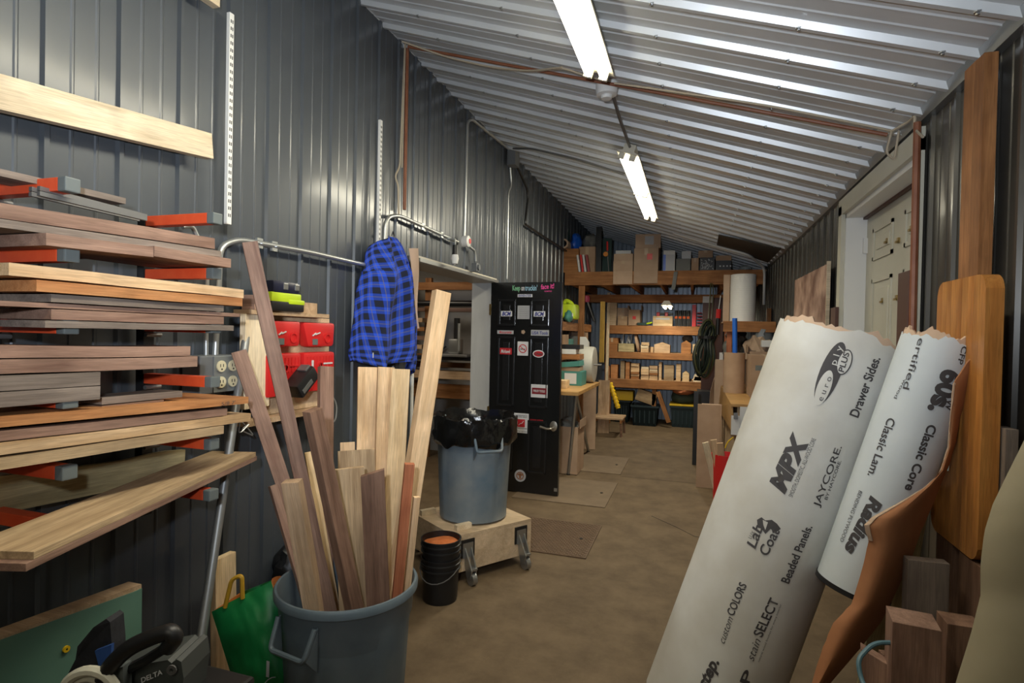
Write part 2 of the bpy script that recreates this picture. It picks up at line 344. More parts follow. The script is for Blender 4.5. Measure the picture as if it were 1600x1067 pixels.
one('armoured_cable',MB().tube([WC(958,150,.04),WC(968,185,.05),WC(985,232,.05)],.011,8),steeld,'dark flexible cable between the two ceiling lamps','cable',smooth=True)
# small lamp under the back beam
t=thing('shop_lamp','small lit tube lamp under the mezzanine','lamp',(-.42,9.3,2.02))
part('lamp_pan',MB().prism([(-.50,9.0,2.02),(-.34,9.0,2.02),(-.38,9.0,2.09),(-.46,9.0,2.09)],(0,.6,0)),pan,t)
for s in (-1,1): part('tube',MB().tube([(-.42+s*.04,9.02,2.0),(-.42+s*.04,9.58,2.0)],.018,8),tubem,t,smooth=True)
# ================================================================ PIPES AND WIRES
def wx(px,py,x=-1.885): return W(px,py,X=x)
x=-1.885
one('red_pipe',MB().tube([(x,3.445,3.44),(x,3.445,2.36)],.012,8),copper,'brown pipe running down the left wall from the ceiling corner','pipe',smooth=True)
one('red_pipe',MB().tube([(-1.86,3.41,zc(-1.86)-.04),(.87,3.21,zc(.87)-.04)],.0095,8),copper,'brown pipe crossing the whole ceiling','pipe',smooth=True)
one('red_pipe',MB().tube(bend([(.905,2.92,2.50),(.905,2.895,1.2)],.02),.015,8),copper,'brown pipe running down beside the cream door','pipe',smooth=True)
def wob(a,b,n,amp,seed):
    a=V(a);b=V(b); return [a.lerp(b,i/n)+V((noise.noise(V((i*.7,seed,0))),noise.noise(V((i*.7,seed,5))),noise.noise(V((i*.7,seed,9)))))*amp for i in range(n+1)]
c=[WC(632,66,.05),WC(700,90,.06),WC(770,106,.06),WC(830,112,.06),WC(880,106,.06),WC(905,115,.05),WC(940,125,.06)]
mb=MB().tube(bend(c,.1),.006,6)
c2=[p+V((0,-.03,-.01)) for p in c[:5]]; mb.tube(bend(c2,.1),.005,6)
one('loose_wire',mb,cordc,'tan wires sagging along the ceiling to the near lamp','wire',smooth=True)
one('loose_wire',MB().tube(bend([wx(633,68),wx(631,110),wx(628,180),wx(625,260),wx(617,275),wx(622,290),wx(623,335)],.1),.006,6).tube([wx(631,72)+V((.01,0,0)),wx(626,262)+V((.01,0,0))],.004,5),cordc,'tan wire hanging down the left wall above the shirt','wire',smooth=True)
c=[WC(960,130,.07),WC(1100,150,.065),WC(1200,165,.06),WC(1300,185,.07),WC(1392,204,.06)]
mb=MB().tube(bend(c,.1),.0055,6); q=WC(1393,205,.07); q=V((min(q.x,.9),q.y,q.z))
mb.tube(bend([q,q+V((-.02,0,-.10)),q+V((.02,.02,-.13)),q+V((.03,0,0))],.05),.005,6)
mb.tube(bend([q,W(1420,190,X=.90),W(1430,180,X=.90),W(1428,200,X=.90),W(1442,214,X=.90)],.03),.006,6)
one('loose_wire',mb,cordc,'tan wires looped at the right end of the ceiling','wire',smooth=True)
def conduit(pts,label,r=.011,m=None,clips=()):
    t=thing('conduit',label,'conduit',V(pts[0])); part('pipe',MB().tube(bend(pts,.09),r,10),m or zinc,t,smooth=True)
    for p in clips: part('clip',MB().box(p,(.012,.035,.045)).tube([V(p)+V((0,-.012,0)),V(p)+V((.016,0,0)),V(p)+V((0,.012,0))],.004,6),zinc,t)
    return t
conduit([wx(336,560),wx(344,384),wx(372,374),wx(480,393),wx(592,419)],'grey conduit arching from the outlet box along the wall behind the brown stick',.013,clips=[wx(405,380),wx(428,385)])
conduit([wx(322,580),wx(322,500),wx(324,405),wx(300,352),wx(285,355)],'thin grey conduit rising behind the rack arms',.009)
conduit([wx(600,395),wx(602,340),wx(622,336),wx(715,378)],'grey conduit bending over the blue shirt to the wall socket',.013,clips=[wx(660,354),wx(690,367)])
conduit([wx(725,370),wx(730,190),wx(737,186),wx(795,233)],'grey conduit rising from the socket to the ceiling box',.013)
conduit([wx(797,262),wx(799,290),wx(794,300),wx(792,436)],'thin grey conduit dropping from the ceiling box',.011)
conduit([wx(733,385),wx(742,392),wx(743,408)],'short grey elbow conduit below the round wall socket',.012)
def boxthing(name,label,cat,c,s,m,extra=None):
    return one(name,MB().box(c,s,bev=.004),m,label,cat)
one('junction_box',MB().box(wx(802,248,-1.86),(.09,.14,.16),bev=.004),boxg,'square grey junction box high on the left wall under the ceiling','electrical box')
p=wx(729,377,-1.86)
t=thing('round_socket','round white wall socket where two conduits meet','socket',p)
part('body',MB().lathe([(.048,-.03),(.048,.02),(.03,.03),(.0,.03)],20,Matrix.Translation(p)@Matrix.Rotation(R_(90),4,'Y')),white,t,smooth=True)
part('face',MB().lathe([(.022,.028),(.022,.034),(.0,.034)],16,Matrix.Translation(p)@Matrix.Rotation(R_(90),4,'Y')),red,t)
p=wx(711,398,-1.80); t=thing('light_bulb','white bulb hanging under the conduit beside the round socket','bulb',p)
part('lamp_holder',MB().lathe([(.0,.075),(.02,.075),(.022,.02),(.025,.0)],14,Matrix.Translation(p)),black,t,smooth=True)
part('bulb',MB().lathe([(.025,.0),(.03,-.03),(.022,-.07),(.0,-.08)],16,Matrix.Translation(p)),white,t,smooth=True)
part('arm',MB().tube([p+V((0,0,.07)),p+V((0,0,.12)),p+V((-.07,.0,.13))],.008,6),zinc,t)
one('junction_box',MB().box(wx(743,418,-1.86),(.05,.07,.075),bev=.004).lathe([(.025,.0),(.025,.04),(0,.04)],14,Matrix.Translation(wx(743,418,-1.86))@Matrix.Rotation(R_(90),4,'Y')),boxg,'small grey box above the black door header','electrical box')
one('power_cable',MB().tube(bend([wx(808,260),wx(826,300),wx(822,335),wx(820,350),wx(850,370),wx(885,392)],.15),.014,8),black,'thick black cable drooping along the far left wall','cable',smooth=True)
one('power_cable',MB().tube(bend([wx(797,232),WC(830,232,.05),WC(900,248,.05),WC(975,272,.05)],.1),.009,8),steeld,'dark cable from the ceiling box across to the far lamp','cable',smooth=True)
# four-gang outlet
p=W(335,584,X=-1.84); t=thing('outlet_box','grey metal box with four ivory outlets below the rack arm','outlet',(XL,p.y,p.z))
part('body',MB().box((-1.86,p.y,p.z),(.09,.19,.15),bev=.005),boxg,t); part('cover_plate',MB().box((-1.812,p.y+.03,p.z),(.006,.125,.145),bev=.002),mat('plate_grey',(.25,.27,.27),.4,.4),t)
for a in (-.0,.06):
    for b in (-.032,.032):
        r=part('receptacle',MB().lathe([(.023,0),(.023,.006),(0,.006)],14,Matrix.Translation((-1.808,p.y+a,p.z+b))@Matrix.Rotation(R_(90),4,'Y')),ivory,t)
        part('slot',MB().box((-1.8015,p.y+a-.007,p.z+b+.003),(.001,.003,.012)).box((-1.8015,p.y+a+.007,p.z+b+.003),(.001,.003,.012)).box((-1.8015,p.y+a,p.z+b-.012),(.001,.006,.006)),black,r)
# ================================================================ ON THE LEFT WALL
def strip(pa,pb,label):
    a=W(*pa,X=-1.885); b=W(*pb,X=-1.885); yy=(a.y+b.y)/2; t=thing('shelf_standard',label,'wall bracket strip',(-1.885,yy,b.z))
    part('rail',MB().box2((-1.895,yy-.012,b.z),(-1.879,yy+.012,a.z)),white,t)
    mb=MB(); z=b.z+.03
    while z<a.z-.02: mb.box2((-1.8795,yy-.006,z),(-1.878,yy-.002,z+.014)).box2((-1.8795,yy+.003,z),(-1.878,yy+.007,z+.014)); z+=.03
    part('slots',mb,black,t)
strip((362,22),(355,350),'white slotted shelf strip left of the wires, nearest the camera'); strip((595,188),(591,405),'white slotted shelf strip just left of the blue shirt')
board('lumber_plank',W(-140,78,X=-1.86)-V((0,0,.05)),W(327,229,X=-1.86),(0,0,1),.098,.036,pinew,'pale lumber plank fixed flat across the left wall','plank')
board('lumber_plank',V((-1.86,.3,2.87)),V((-1.86,1.825,2.87)),(0,0,1),.098,.036,pinew,'end of a second pale plank at the very top of the frame','plank')
# ================================================================ LUMBER RACK
t=thing('lumber_rack','wall rack with black posts and orange-red arms holding boards','rack',(XL,1.3,.75))
ZT=W(333,340,X=-1.56).z+.015
for yy in (1.07,1.545):
    part('post',MB().box2((-1.895,yy-.022,.86),(-1.86,yy+.022,ZT),bev=.003),blackm,t)
ARM=[]
for yy,ys,tx in ((1.545,(340,427,512,597,694,773),333),(1.07,(288,398,511,627,738,823),108)):
    zs=[]
    for k,yp in enumerate(ys):
        z=W(tx,yp,X=-1.56).z; zs.append(z)
        a=part('arm',MB().box2((-1.86,yy-.019,z-.018),(-1.585,yy+.019,z+.018),bev=.003),redarm,t)
        part('end_cap',MB().box2((-1.585,yy-.020,z-.019),(-1.555,yy+.020,z+.019),bev=.004),cap,a)
        part('bolt',MB().tube([(-1.84,yy-.03,z-.03),(-1.84,yy+.03,z-.03)],.008,8),steeld,a)
    ARM.append(zs)
LV=[(a+b)/2+.0185 for a,b in zip(*ARM)]
print('LV',[round(v,3) for v in LV],[[round(v,3) for v in a] for a in ARM])
G='boards on the lumber rack'
PREV=[None,None]
def rb(pa,pb,th,w_,m,lab,xo=-1.56,cr=.002,name='lumber_board',new=False,lv=None):
    A=W(*pa,X=xo); B=W(*pb,X=xo)
    if new: PREV[0]=None
    if PREV[0]:      # lie flush under the board above
        f=PREV[0]; A.z=min(A.z,f(A.y)); B.z=min(B.z,f(B.y))
    za,zb=A.z-th-.003,B.z-th-.003; PREV[0]=lambda y,A=A,B=B,za=za,zb=zb: za+(zb-za)*(y-A.y)/(B.y-A.y)
    off=V((-w_/2,0,-th/2)); return board(name,A+off,B+off,(1,0,0),w_,th,m,lab,'board',G,crook=cr)
rb((-60,248),(197,310),.018,.10,greywood,'weathered pale board on the topmost rack arm',xo=-1.66)
for k in range(2):
    A=W(60,294+8*k,X=-1.62+.03*k); B=W(228,338+4*k,X=-1.62+.03*k); one('steel_track',MB().tube([A,B],.008,4).tube([A-V((.03,0,0)),B-V((.03,0,0))],.008,4),steeld,'thin steel drawer track under the topmost board, '+('upper' if k==0 else 'lower')+' one','metal track','steel tracks on the rack')
rb((-60,306),(336,372),.036,.14,walnut,'thick rough walnut board, uppermost of the stack on the second arms',new=True)
rb((-60,330),(346,392),.02,.16,greywood,'thin greyish board just below the thick rough walnut one',xo=-1.555)
rb((72,360),(240,384),.03,.30,walnut,'near half of the wide walnut pair whose underside shows',xo=-1.52)
rb((241,384),(361,405),.03,.30,walnut,'far half of the wide walnut pair whose underside shows',xo=-1.52,new=True)
rb((15,412),(380,452),.03,.16,maple,'yellow waney-edged board on top of the third level',xo=-1.54,cr=.006,new=True)
rb((57,437),(379,463),.028,.18,cherry,'orange cherry board under the yellow waney one',xo=-1.53)
rb((80,456),(349,472),.02,.2,greywood,'greyish walnut board third down on the third level',xo=-1.54)
rb((-40,462),(375,484),.012,.18,walnut,'thin long walnut board fourth down on the third level',xo=-1.55)
rb((80,480),(350,486),.026,.2,walnut,'walnut board second from bottom on the third level',xo=-1.545)
rb((70,493),(366,501),.018,.22,greywood,'board with dark stains at the bottom of the third level',xo=-1.535)
rb((-60,540),(297,541),.030,.15,walnut,'rough walnut board topmost on the fourth level',xo=-1.56,cr=.003,new=True)
rb((-60,561),(308,556),.034,.16,walnut,'rough walnut board second on the fourth level',xo=-1.555,cr=.003)
rb((-60,583),(157,575),.036,.13,greywood,'short thick brown board, upper of the stubby pair on the fourth level',xo=-1.55,cr=.003)
rb((-60,608),(157,594),.036,.13,greywood,'short thick brown board, lower of the stubby pair on the fourth level',xo=-1.55,cr=.003)
rb((160,572),(286,569),.02,.1,greywood,'pale-edged offcut under the rough walnut boards',xo=-1.60)
rb((160,588),(256,584),.022,.1,walnutd,'dark offcut resting beside the orange arm on the fourth level',xo=-1.60)
rb((-60,657),(388,620),.024,.30,cherry,'wide reddish board with pencilled writing, topmost on the fifth level',xo=-1.545,new=True)
rb((-60,680),(355,638),.024,.24,walnut,'reddish brown board second on the fifth level',xo=-1.55)
rb((-60,699),(392,645),.028,.2,maple,'tan board with a pointed far end third on the fifth level',xo=-1.545)
rb((-60,724),(350,663),.028,.18,hick,'tan board at the bottom of the fifth level',xo=-1.54)
A=W(53,862,Z=LV[5]+.036); B=W(400,706,Z=LV[5]+.036); d=(B-A).normalized(); n=V((-d.y,d.x,0)).normalized()
n=n if n.x<0 else -n
board('lumber_board',A+n*.09-V((0,0,.009)),B+n*.09-V((0,0,.009)),n,.18,.018,hick,'upper of the two long brown boards on the lowest arms','board',G)
board('lumber_board',A+n*.085-V((0,0,.027))-d*.02,B+n*.085-V((0,0,.027))+d*.01,n,.17,.018,walnut,'lower of the two long brown boards on the lowest arms','board',G)
board('lumber_board',W(-50,800,X=-1.85)-V((0,0,-.03)),W(285,722,X=-1.85)+V((0,0,.0)),(0,0,1),.10,.02,olive,'streaky olive plank with bark edge standing behind the lower arms','board',G,crook=.008)
text('5/8 7\'',flat(W(346,634,X=-1.54),W(368,631,X=-1.54),(0,0,1),.012),ink,bpy.data.objects['lumber_board.016'] if 'lumber_board.016' in bpy.data.objects else None)
# ================================================================ CHARGER BOARD
xc=-1.87
A=wx(372,490,xc); B=wx(515,487,xc); Cc=wx(515,622,xc); ZL=W(447,487,X=-1.80).z; B.z=ZL-.02
one('charger_board',MB().box2((-1.895,A.y+.12,Cc.z-.03),(xc,B.y,B.z-.0),bev=.002),ply,'plywood panel carrying the red chargers','panel')
board('pale_plank',V((-1.84,A.y+.07,A.z-.0)),V((-1.84,A.y+.07,Cc.z+.02)),(0,1,0),.15,.03,pinew,'short pale plank standing upright left of the red chargers','board')
one('ledge',MB().box2((-1.895,A.y-.0,B.z+.001),(-1.80,B.y-.10,B.z+.02)).box2((-1.895,B.y-.28,B.z+.02),(-1.86,B.y-.12,B.z+.075)),tan,'small wooden ledge above the red chargers','ledge')
one('lower_ledge',MB().box2((-1.895,A.y-.0,Cc.z-.055),(-1.81,B.y-.06,Cc.z-.032)),tan,'narrow wooden ledge under the red chargers','ledge')
one('wood_offcut',MB().box2((-1.88,A.y+.03,B.z+.021),(-1.81,A.y+.12,B.z+.085),bev=.002),walnut,'little brown block on the left end of the charger ledge','block')
def charger(x0,y0,x1,y1,label,kind,dx=.055):
    P=wx(x0,y0,xc+dx); Q=wx(x1,y1,xc+dx); w_=Q.y-P.y; h=P.z-Q.z; cy=(P.y+Q.y)/2; cz=(P.z+Q.z)/2
    t=thing('battery_charger',label,'charger',(xc,cy,cz),'red chargers on the plywood panel')
    mb=MB(); mb.box((xc+dx/2+.002,cy,cz),(dx,w_,h),bev=.015)
    if kind==0:
        for v in mb.bm.verts:
            if v.co.z<cz: k=(cz-v.co.z)/(h/2); v.co.y=cy+(v.co.y-cy)*(1-.22*k); 
            if v.co.z>cz+h*.2 and v.co.x>xc+.04: v.co.x-=.01
    part('body',mb,red,t,smooth=True)
    X=xc+dx+.002
    if kind==0:
        part('dial',MB().lathe([(.026,-.004),(.026,.004),(.018,.004),(.018,-.002),(0,-.002)],18,Matrix.Translation((X,cy+w_*.2,cz-h*.15))@Matrix.Rotation(R_(90),4,'Y')),red,t,smooth=True)
        part('rating_label',MB().box((X,cy-w_*.2,cz-h*.30),(.002,.04,.03)),cap,t)
        part('logo_swoosh',MB().tube([(X,cy-w_*.28,cz-h*.05),(X,cy-w_*.18,cz+h*.06),(X,cy-w_*.19,cz+h*.0),(X,cy-w_*.05,cz+h*.08)],.0035,4),paperw,t)
        part('top_slot',MB().box((X-.012,cy,cz+h*.28),(.004,w_*.75,.012)),mat('dark_red',(.25,.01,.01),.5),t)
    else:
        mb=MB()
        for k in range(9): mb.box((X-.001,cy-w_*.4+k*w_*.1,cz+h*.22),(.006,.006,h*.35))
        part('vent_fins',mb,red,t); part('rail',MB().box((X,cy-w_*.25,cz+h*.05),(.008,.012,h*.5)),paperw if x0>470 else red,t); part('rail',MB().box((X,cy+w_*.25,cz+h*.2),(.008,w_*.3,.008)),paperw if x0>470 else red,t)
        part('dial',MB().lathe([(.022,-.002),(.022,.005),(.014,.005),(.014,0),(0,0)],16,Matrix.Translation((X,cy,cz+h*.15))@Matrix.Rotation(R_(90),4,'Y')),red,t,smooth=True)
charger(424,500,472,541,'red battery charger upper left on the plywood panel',0); charger(477,503,525,541,'red battery charger upper right on the plywood panel',0)
charger(418,553,470,615,'red battery charger lower left, with the black pack leaning on it',1); charger(475,551,522,607,'red ribbed battery charger lower right on the panel',1)
p=wx(471,596,-1.755); M=Matrix.Translation(p)@Matrix.Rotation(R_(38),4,'X')
t=thing('battery_pack','black battery pack plugged slantwise on the lower left red charger','battery',p)
part('body',MB().box((0,0,0),(.085,.15,.075),M,bev=.012),black,t,smooth=True); part('side_label',MB().box((.044,-.02,-.01),(.003,.08,.02),M),grey,t); part('clip',MB().box((.0,.05,.04),(.05,.04,.012),M,bev=.003),steeld,t)
p0=wx(421,487,-1.80); p1=wx(473,443,-1.80); cy=(p0.y+p1.y)/2; zb=B.z+.02; hh=p1.z-zb; ww=p1.y-p0.y
t=thing('lime_charger','black and lime green battery charger sitting on the ledge','charger',(-1.84,cy,zb))
part('base',MB().box((-1.838,cy,zb+hh*.16+.001),(.10,ww,hh*.32),bev=.008),black,t,smooth=True)
part('lime_band',MB().box((-1.838,cy-.01,zb+hh*.46),(.098,ww*.9,hh*.30),bev=.006).box((-1.80,cy+ww*.25,zb+hh*.33),(.028,ww*.5,hh*.16),bev=.005),lime,t,smooth=True)
part('battery',MB().box((-1.838,cy-.012,zb+hh*.79),(.10,ww*.8,hh*.40),bev=.014),mat('navy_plastic',(.012,.014,.035),.35),t,smooth=True)
for k in (-.1,.25): part('latch',MB().box((-1.788,cy+ww*k,zb+hh*.82),(.006,.03,.03),bev=.003),grey,t)
one('thin_cord',MB().tube(bend([(-1.79,B.y-.12,Cc.z+.0),(-1.77,B.y-.16,Cc.z-.09),(-1.78,B.y-.06,Cc.z-.12),(-1.80,B.y-.02,Cc.z-.02),(-1.84,B.y-.05,Cc.z+.05)],.06),.005,6),boxg,'thin grey cord looping below the red chargers','cord',smooth=True)
one('wire_coil',MB().tube(bend([wx(370,650,-1.80),wx(398,682,-1.80),wx(375,672,-1.80),wx(392,660,-1.80),wx(372,680,-1.79),wx(378,640,-1.79)],.03),.003,5),grey,'small coil of thin wire hanging behind the brown sticks','wire')
P=wx(390,490,-1.86); Q=W(305,1060,X=-1.62); d=(Q-P).normalized(); 
one('steel_pipe',MB().tube([P,Q+d*((0-Q.z)/d.z)],.0165,12),mat('worn_steel',(.30,.31,.31),.45,.7),'steel pipe leaning against the left wall from floor to charger board','pipe',smooth=True)
# ================================================================ SHIRT
def plaid():
    m=bpy.data.materials.new('blue_plaid'); m.use_nodes=True; nt=m.node_tree; N=nt.nodes; L=nt.links; b=N['Principled BSDF']; b.inputs['Roughness'].default_value=.9
    tc=N.new('ShaderNodeTexCoord'); sp=N.new('ShaderNodeSeparateXYZ'); L.new(tc.outputs['UV'],sp.inputs[0])
    def mth(op,a,v=None,w_=None):
        n=N.new('ShaderNodeMath'); n.operation=op
        for i,q in enumerate((a,v,w_)):
            if q is None: continue
            if isinstance(q,(int,float)): n.inputs[i].default_value=q
            else: L.new(q,n.inputs[i])
        return n.outputs[0]
    def band(ax,off,wd): return mth('LESS_THAN',mth('FRACT',mth('ADD',mth('MULTIPLY',sp.outputs[ax],1.0),off)),wd)
    dk=mth('MULTIPLY',mth('ADD',band(0,0,.5),band(1,0,.5)),.5); yl=mth('MINIMUM',mth('ADD',band(0,.28,.05),band(1,.28,.05)),1)
    m1=N.new('ShaderNodeMix'); m1.data_type='RGBA'; m1.inputs[6].default_value=(.015,.075,.62,1); m1.inputs[7].default_value=(.006,.010,.03,1); L.new(dk,m1.inputs[0])
    m2=N.new('ShaderNodeMix'); m2.data_type='RGBA'; L.new(m1.outputs[2],m2.inputs[6]); m2.inputs[7].default_value=(.16,.15,.08,1); L.new(mth('MULTIPLY',yl,.6),m2.inputs[0]); L.new(m2.outputs[2],b.inputs['Base Color']); return m
pl=plaid()
prof=[(368,596,632),(380,591,636),(400,588,640),(425,584,645),(450,577,652),(480,572,658),(510,568,661),(540,566,659),(560,565,657),(575,566,653)]
def shirt(u,v):
    k=v*(len(prof)-1); i=min(int(k),len(prof)-2); f=k-i; y,a,b=[prof[i][q]*(1-f)+prof[i+1][q]*f for q in range(3)]
    P=wx(a,y,-1.80); Q=wx(b,y,-1.80); a_=math.pi*u; s=.5-.5*math.cos(a_)
    p=P.lerp(Q,s); amp=.014+.034*v
    p.x=-1.885+(.07+.07*min(1,v*3))*math.sin(a_)+amp*math.sin(u*21+2.2*v)*math.sin(a_)+.02*noise.noise(V((u*5,v*4,1)))-(.035*math.exp(-((u-.64)/.025)**2) if v>.25 else 0)
    p.z+=(.03*math.sin(u*9+1)-.02)*max(0,v-.8)*5-.015*abs(2*u-1)*(1-v)*4*(.3 if v>.3 else 1)
    if v>.8 and u<.62: p.z+=(.03+.05*math.exp(-((u-.5)/.13)**2))*(v-.8)/.2
    if v>.8 and u>.66: p.z-=.03*(v-.8)/.2
    return p
mb=MB(); nu,nv=56,48; mb.grid(shirt,nu,nv); 
o=fin('shirt',mb,pl,True); me=o.data; uv=me.uv_layers.new(name='u')
for poly in me.polygons:
    for li in poly.loop_indices:
        vi=me.loops[li].vertex_index; i,j=divmod(vi,nv+1); uu=i/nu; vv=j/nv; uv.data[li].uv=((uu-.5)*(6+9*vv)+.25*math.sin(vv*5+uu*4)+ (.6 if uu>.64 else 0),vv*13+ (2.6*(uu-.64) if uu>.64 else 1.3*uu)+.2*math.sin(uu*12))
md=o.modifiers.new('s','SOLIDIFY'); md.thickness=.004
par(o,t:=thing('plaid_shirt','blue and black plaid shirt hanging on the left wall','shirt',wx(610,370,-1.86))); o.name='cloth'
part('care_tag',MB().box(wx(583,555,-1.77),(.003,.006,.03)),paperw,t)
part('neck_loop',MB().tube([wx(612,368,-1.87),wx(614,362,-1.86),wx(616,368,-1.87)],.004,5),black,t)
mb=MB(); mb.grid(lambda u,v: wx(638+4*v+ (14+4*math.sin(v*5))*u,388+125*v,-1.85)+V((.02*math.sin(u*3+v*4),0,0)),6,20,thick=.004)
one('tan_strap',mb,mat('tan_cloth',(.50,.36,.28),.8),'tan cloth strap hanging behind the right side of the plaid shirt','strap',smooth=True)
# ================================================================ NEAR CAN WITH STICKS
def can(name,label,c,z0,rt,rb_,h,m,hdir,hpx=(.16,.10)):
    t=thing(name,label,'bin',(c[0],c[1],z0)); T=Matrix.Translation((c[0],c[1],z0))
    def jit(a,j,r,z):
        if 3<=j<=8:
            k=((a-hdir)%(math.pi/2)); g=1-.032*(1 if .30<k<1.27 else 0)*(1 if z<h*.80 else 0); return r*g,z
        return r,z
    rr=lambda z: rb_+(rt*.95-rb_)*z/h
    prof=[(0,.0),(rb_*.8,0.0),(rb_,.012),(rr(.05),.05),(rr(h*.3),h*.3),(rr(h*.5),h*.5),(rr(h*.7),h*.7),(rr(h*.77),h*.77),(rr(h*.81)*1.0,h*.81),(rr(h*.93),h*.93),(rt*.965,h*.945),(rt,h*.95),(rt*1.005,h*.985),(rt*.985,h),(rt*.955,h),(rt*.94,h*.985),(rr(h*.5)-.012,h*.5),(rb_-.012,.02),(0,.02)]
    part('body',MB().lathe(prof,72,T,jit=jit),m,t,smooth=True)
    for s in (0,math.pi):
        a=hdir+s; o_=V((math.cos(a),math.sin(a),0)); q=V((-o_.y,o_.x,0)); cc=V((c[0],c[1],z0)); hw_,dp=hpx[0]/2,hpx[1]
        r0=rt*.93; zt=h*.90; zl=h*.74
        hd=part('handle',MB().tube(bend([cc+o_*r0+q*hw_*1.1+V((0,0,zt)),cc+o_*(r0+.04)+q*hw_+V((0,0,zl)),cc+o_*(r0+.04)-q*hw_+V((0,0,zl)),cc+o_*r0-q*hw_*1.1+V((0,0,zt))],.02),.009,8),m,t,smooth=True)
        for g in (1,-1): part('handle_web',MB().prism([cc+o_*(r0-.01)+q*hw_*1.1*g+V((0,0,zt)),cc+o_*(r0-.015)+q*hw_*g+V((0,0,zl-.06)),cc+o_*(r0+.035)+q*hw_*g+V((0,0,zl))],q*.006*g),m,hd)
    return t
CC=V((-1.231,1.863,0)); CR=.262
c1=can('stick_bin','grey plastic bin full of standing wood sticks in the foreground',(CC.x,CC.y),0,CR,.215,.595,canm,R_(-100),(.16,.1))
GS='sticks standing in the near grey bin'
def stick(top,rim,wpx,th,m,label,tw=0,crook=.0,skew=0,zr=.595,Bc=None,off=0):
    r=ray(*top); Rp=W(*rim,Z=zr); v=Rp.copy(); v.z=0
    dv=v-V((CC.x,CC.y,0)); 
    if dv.length>CR*.86: dv*=CR*.86/dv.length; Rp=V((CC.x+dv.x,CC.y+dv.y,zr))
    best=None
    for k in range(60):
        D=1.5+k*.03; T=C0+r*D
        if T.z<=zr+.02: continue
        Bp=T+(Rp-T)*((T.z-.03)/(T.z-zr)); 
        tgt=V((CC.x,CC.y,.03))+ (Rp-V((CC.x,CC.y,zr)))*.35
        e=(Bp-tgt).length
        if best is None or e<best[0]: best=(e,T,Bp,D)
    e,T,Bp,D=best; dd=Bp-V((CC.x,CC.y,.03)); 
    if dd.length>.18: Bp=V((CC.x,CC.y,.03))+dd*(.18/dd.length)
    ax=(T-Bp).normalized(); sd=ax.cross(T-C0).normalized(); wd=Matrix.Rotation(R_(tw),3,ax)@sd
    if wd.dot(ray(*top).cross(V((0,0,1))))<0: wd=-wd
    return board('wood_stick',Bp,T,wd,wpx*D/F,th,m,label,'stick',GS,crook=crook,skew=skew)
stick((575,574),(572,870),31,.020,maple,'pale maple board left of the tall trio in the near bin, with pencil marks',8)
stick((603,574),(600,868),26,.022,maple,'middle pale maple board of the tall trio in the near bin',14)
stick((627,577),(622,870),27,.020,pine,'right-hand pale board of the tall trio with a knot',-6)
stick((690,456),(630,880),26,.045,maple,'longest pale stick, leaning right towards the second bin',28)
stick((509,573),(498,868),22,.030,walnut,'short-topped walnut stick in front of the red chargers',25)
stick((390,378),(508,920),22,.018,walnut,'longest brown stick crossing the charger board',6,.002)
stick((373,549),(480,880),22,.018,walnut,'shorter brown stick left of the longest brown one',6,.002)
stick((463,714),(492,880),15,.02,pine,'thin yellow stick between the two brown ones',0)
stick((482,706),(512,880),12,.02,pine,'thin yellow stick just behind the longest brown one',10)
stick((543,691),(545,865),22,.02,maple,'small pale stick top peeping out behind the streaky board',0)
stick((557,703),(560,880),56,.022,hick,'wide streaky yellow board behind, in the middle of the near bin',4)
stick((545,731),(552,905),46,.022,hick,'wide streaky board in front, in the middle of the near bin',4)
stick((488,640),(548,925),24,.042,walnutd,'dark reddish square stick with a grey side',35)
stick((582,738),(590,915),36,.022,walnutd,'dark walnut board with a slanting top, centre of the near bin',-4,skew=.25)
stick((640,724),(622,912),15,.026,padauk,'red-brown stick beside the longest pale stick',10)
stick((651,776),(640,900),10,.02,maple,'short pale stick at the right rim of the near bin',20)
stick((426,758),(456,890),12,.025,walnut,'short brown stick at the left rim of the near bin',20)
stick((456,751),(486,925),28,.038,tan,'short tan stick at the front left of the near bin',-30)
# ================================================================ DOLLY, SECOND BIN
P0=V((-1.357,3.184,0)); e1=V((.341,.493,0)).normalized(); e2=V((-.433,.365,0)); e2=(e2-e1*e2.dot(e1)).normalized(); L1,L2=.60,.565
t=thing('wheeled_dolly','plywood box dolly on casters under the second grey bin','dolly',P0)
M=basis(P0+e1*L1/2+e2*L2/2,e1,e2)
part('top_board',MB().box((0,0,.29),(L1,L2,.02),M,bev=.001),ply,t)
part('side_board',MB().box((0,-L2/2+.01,.175),(L1,.02,.21),M),ply,t); part('side_board',MB().box((0,L2/2-.01,.175),(L1,.02,.21),M),ply,t)
part('side_board',MB().box((-L1/2+.01,0,.175),(.02,L2-.04,.21),M),ply,t); part('side_board',MB().box((L1/2-.01,0,.175),(.02,L2-.04,.21),M),ply,t)
for bx,by,a in ((-.19,-.20,0),(.21,.16,1),(-.23,.18,1)): part('stop_block',MB().box((bx,by,.318),(.11,.035,.036),M@Matrix.Translation((0,0,0)),bev=.002),pinew,t)
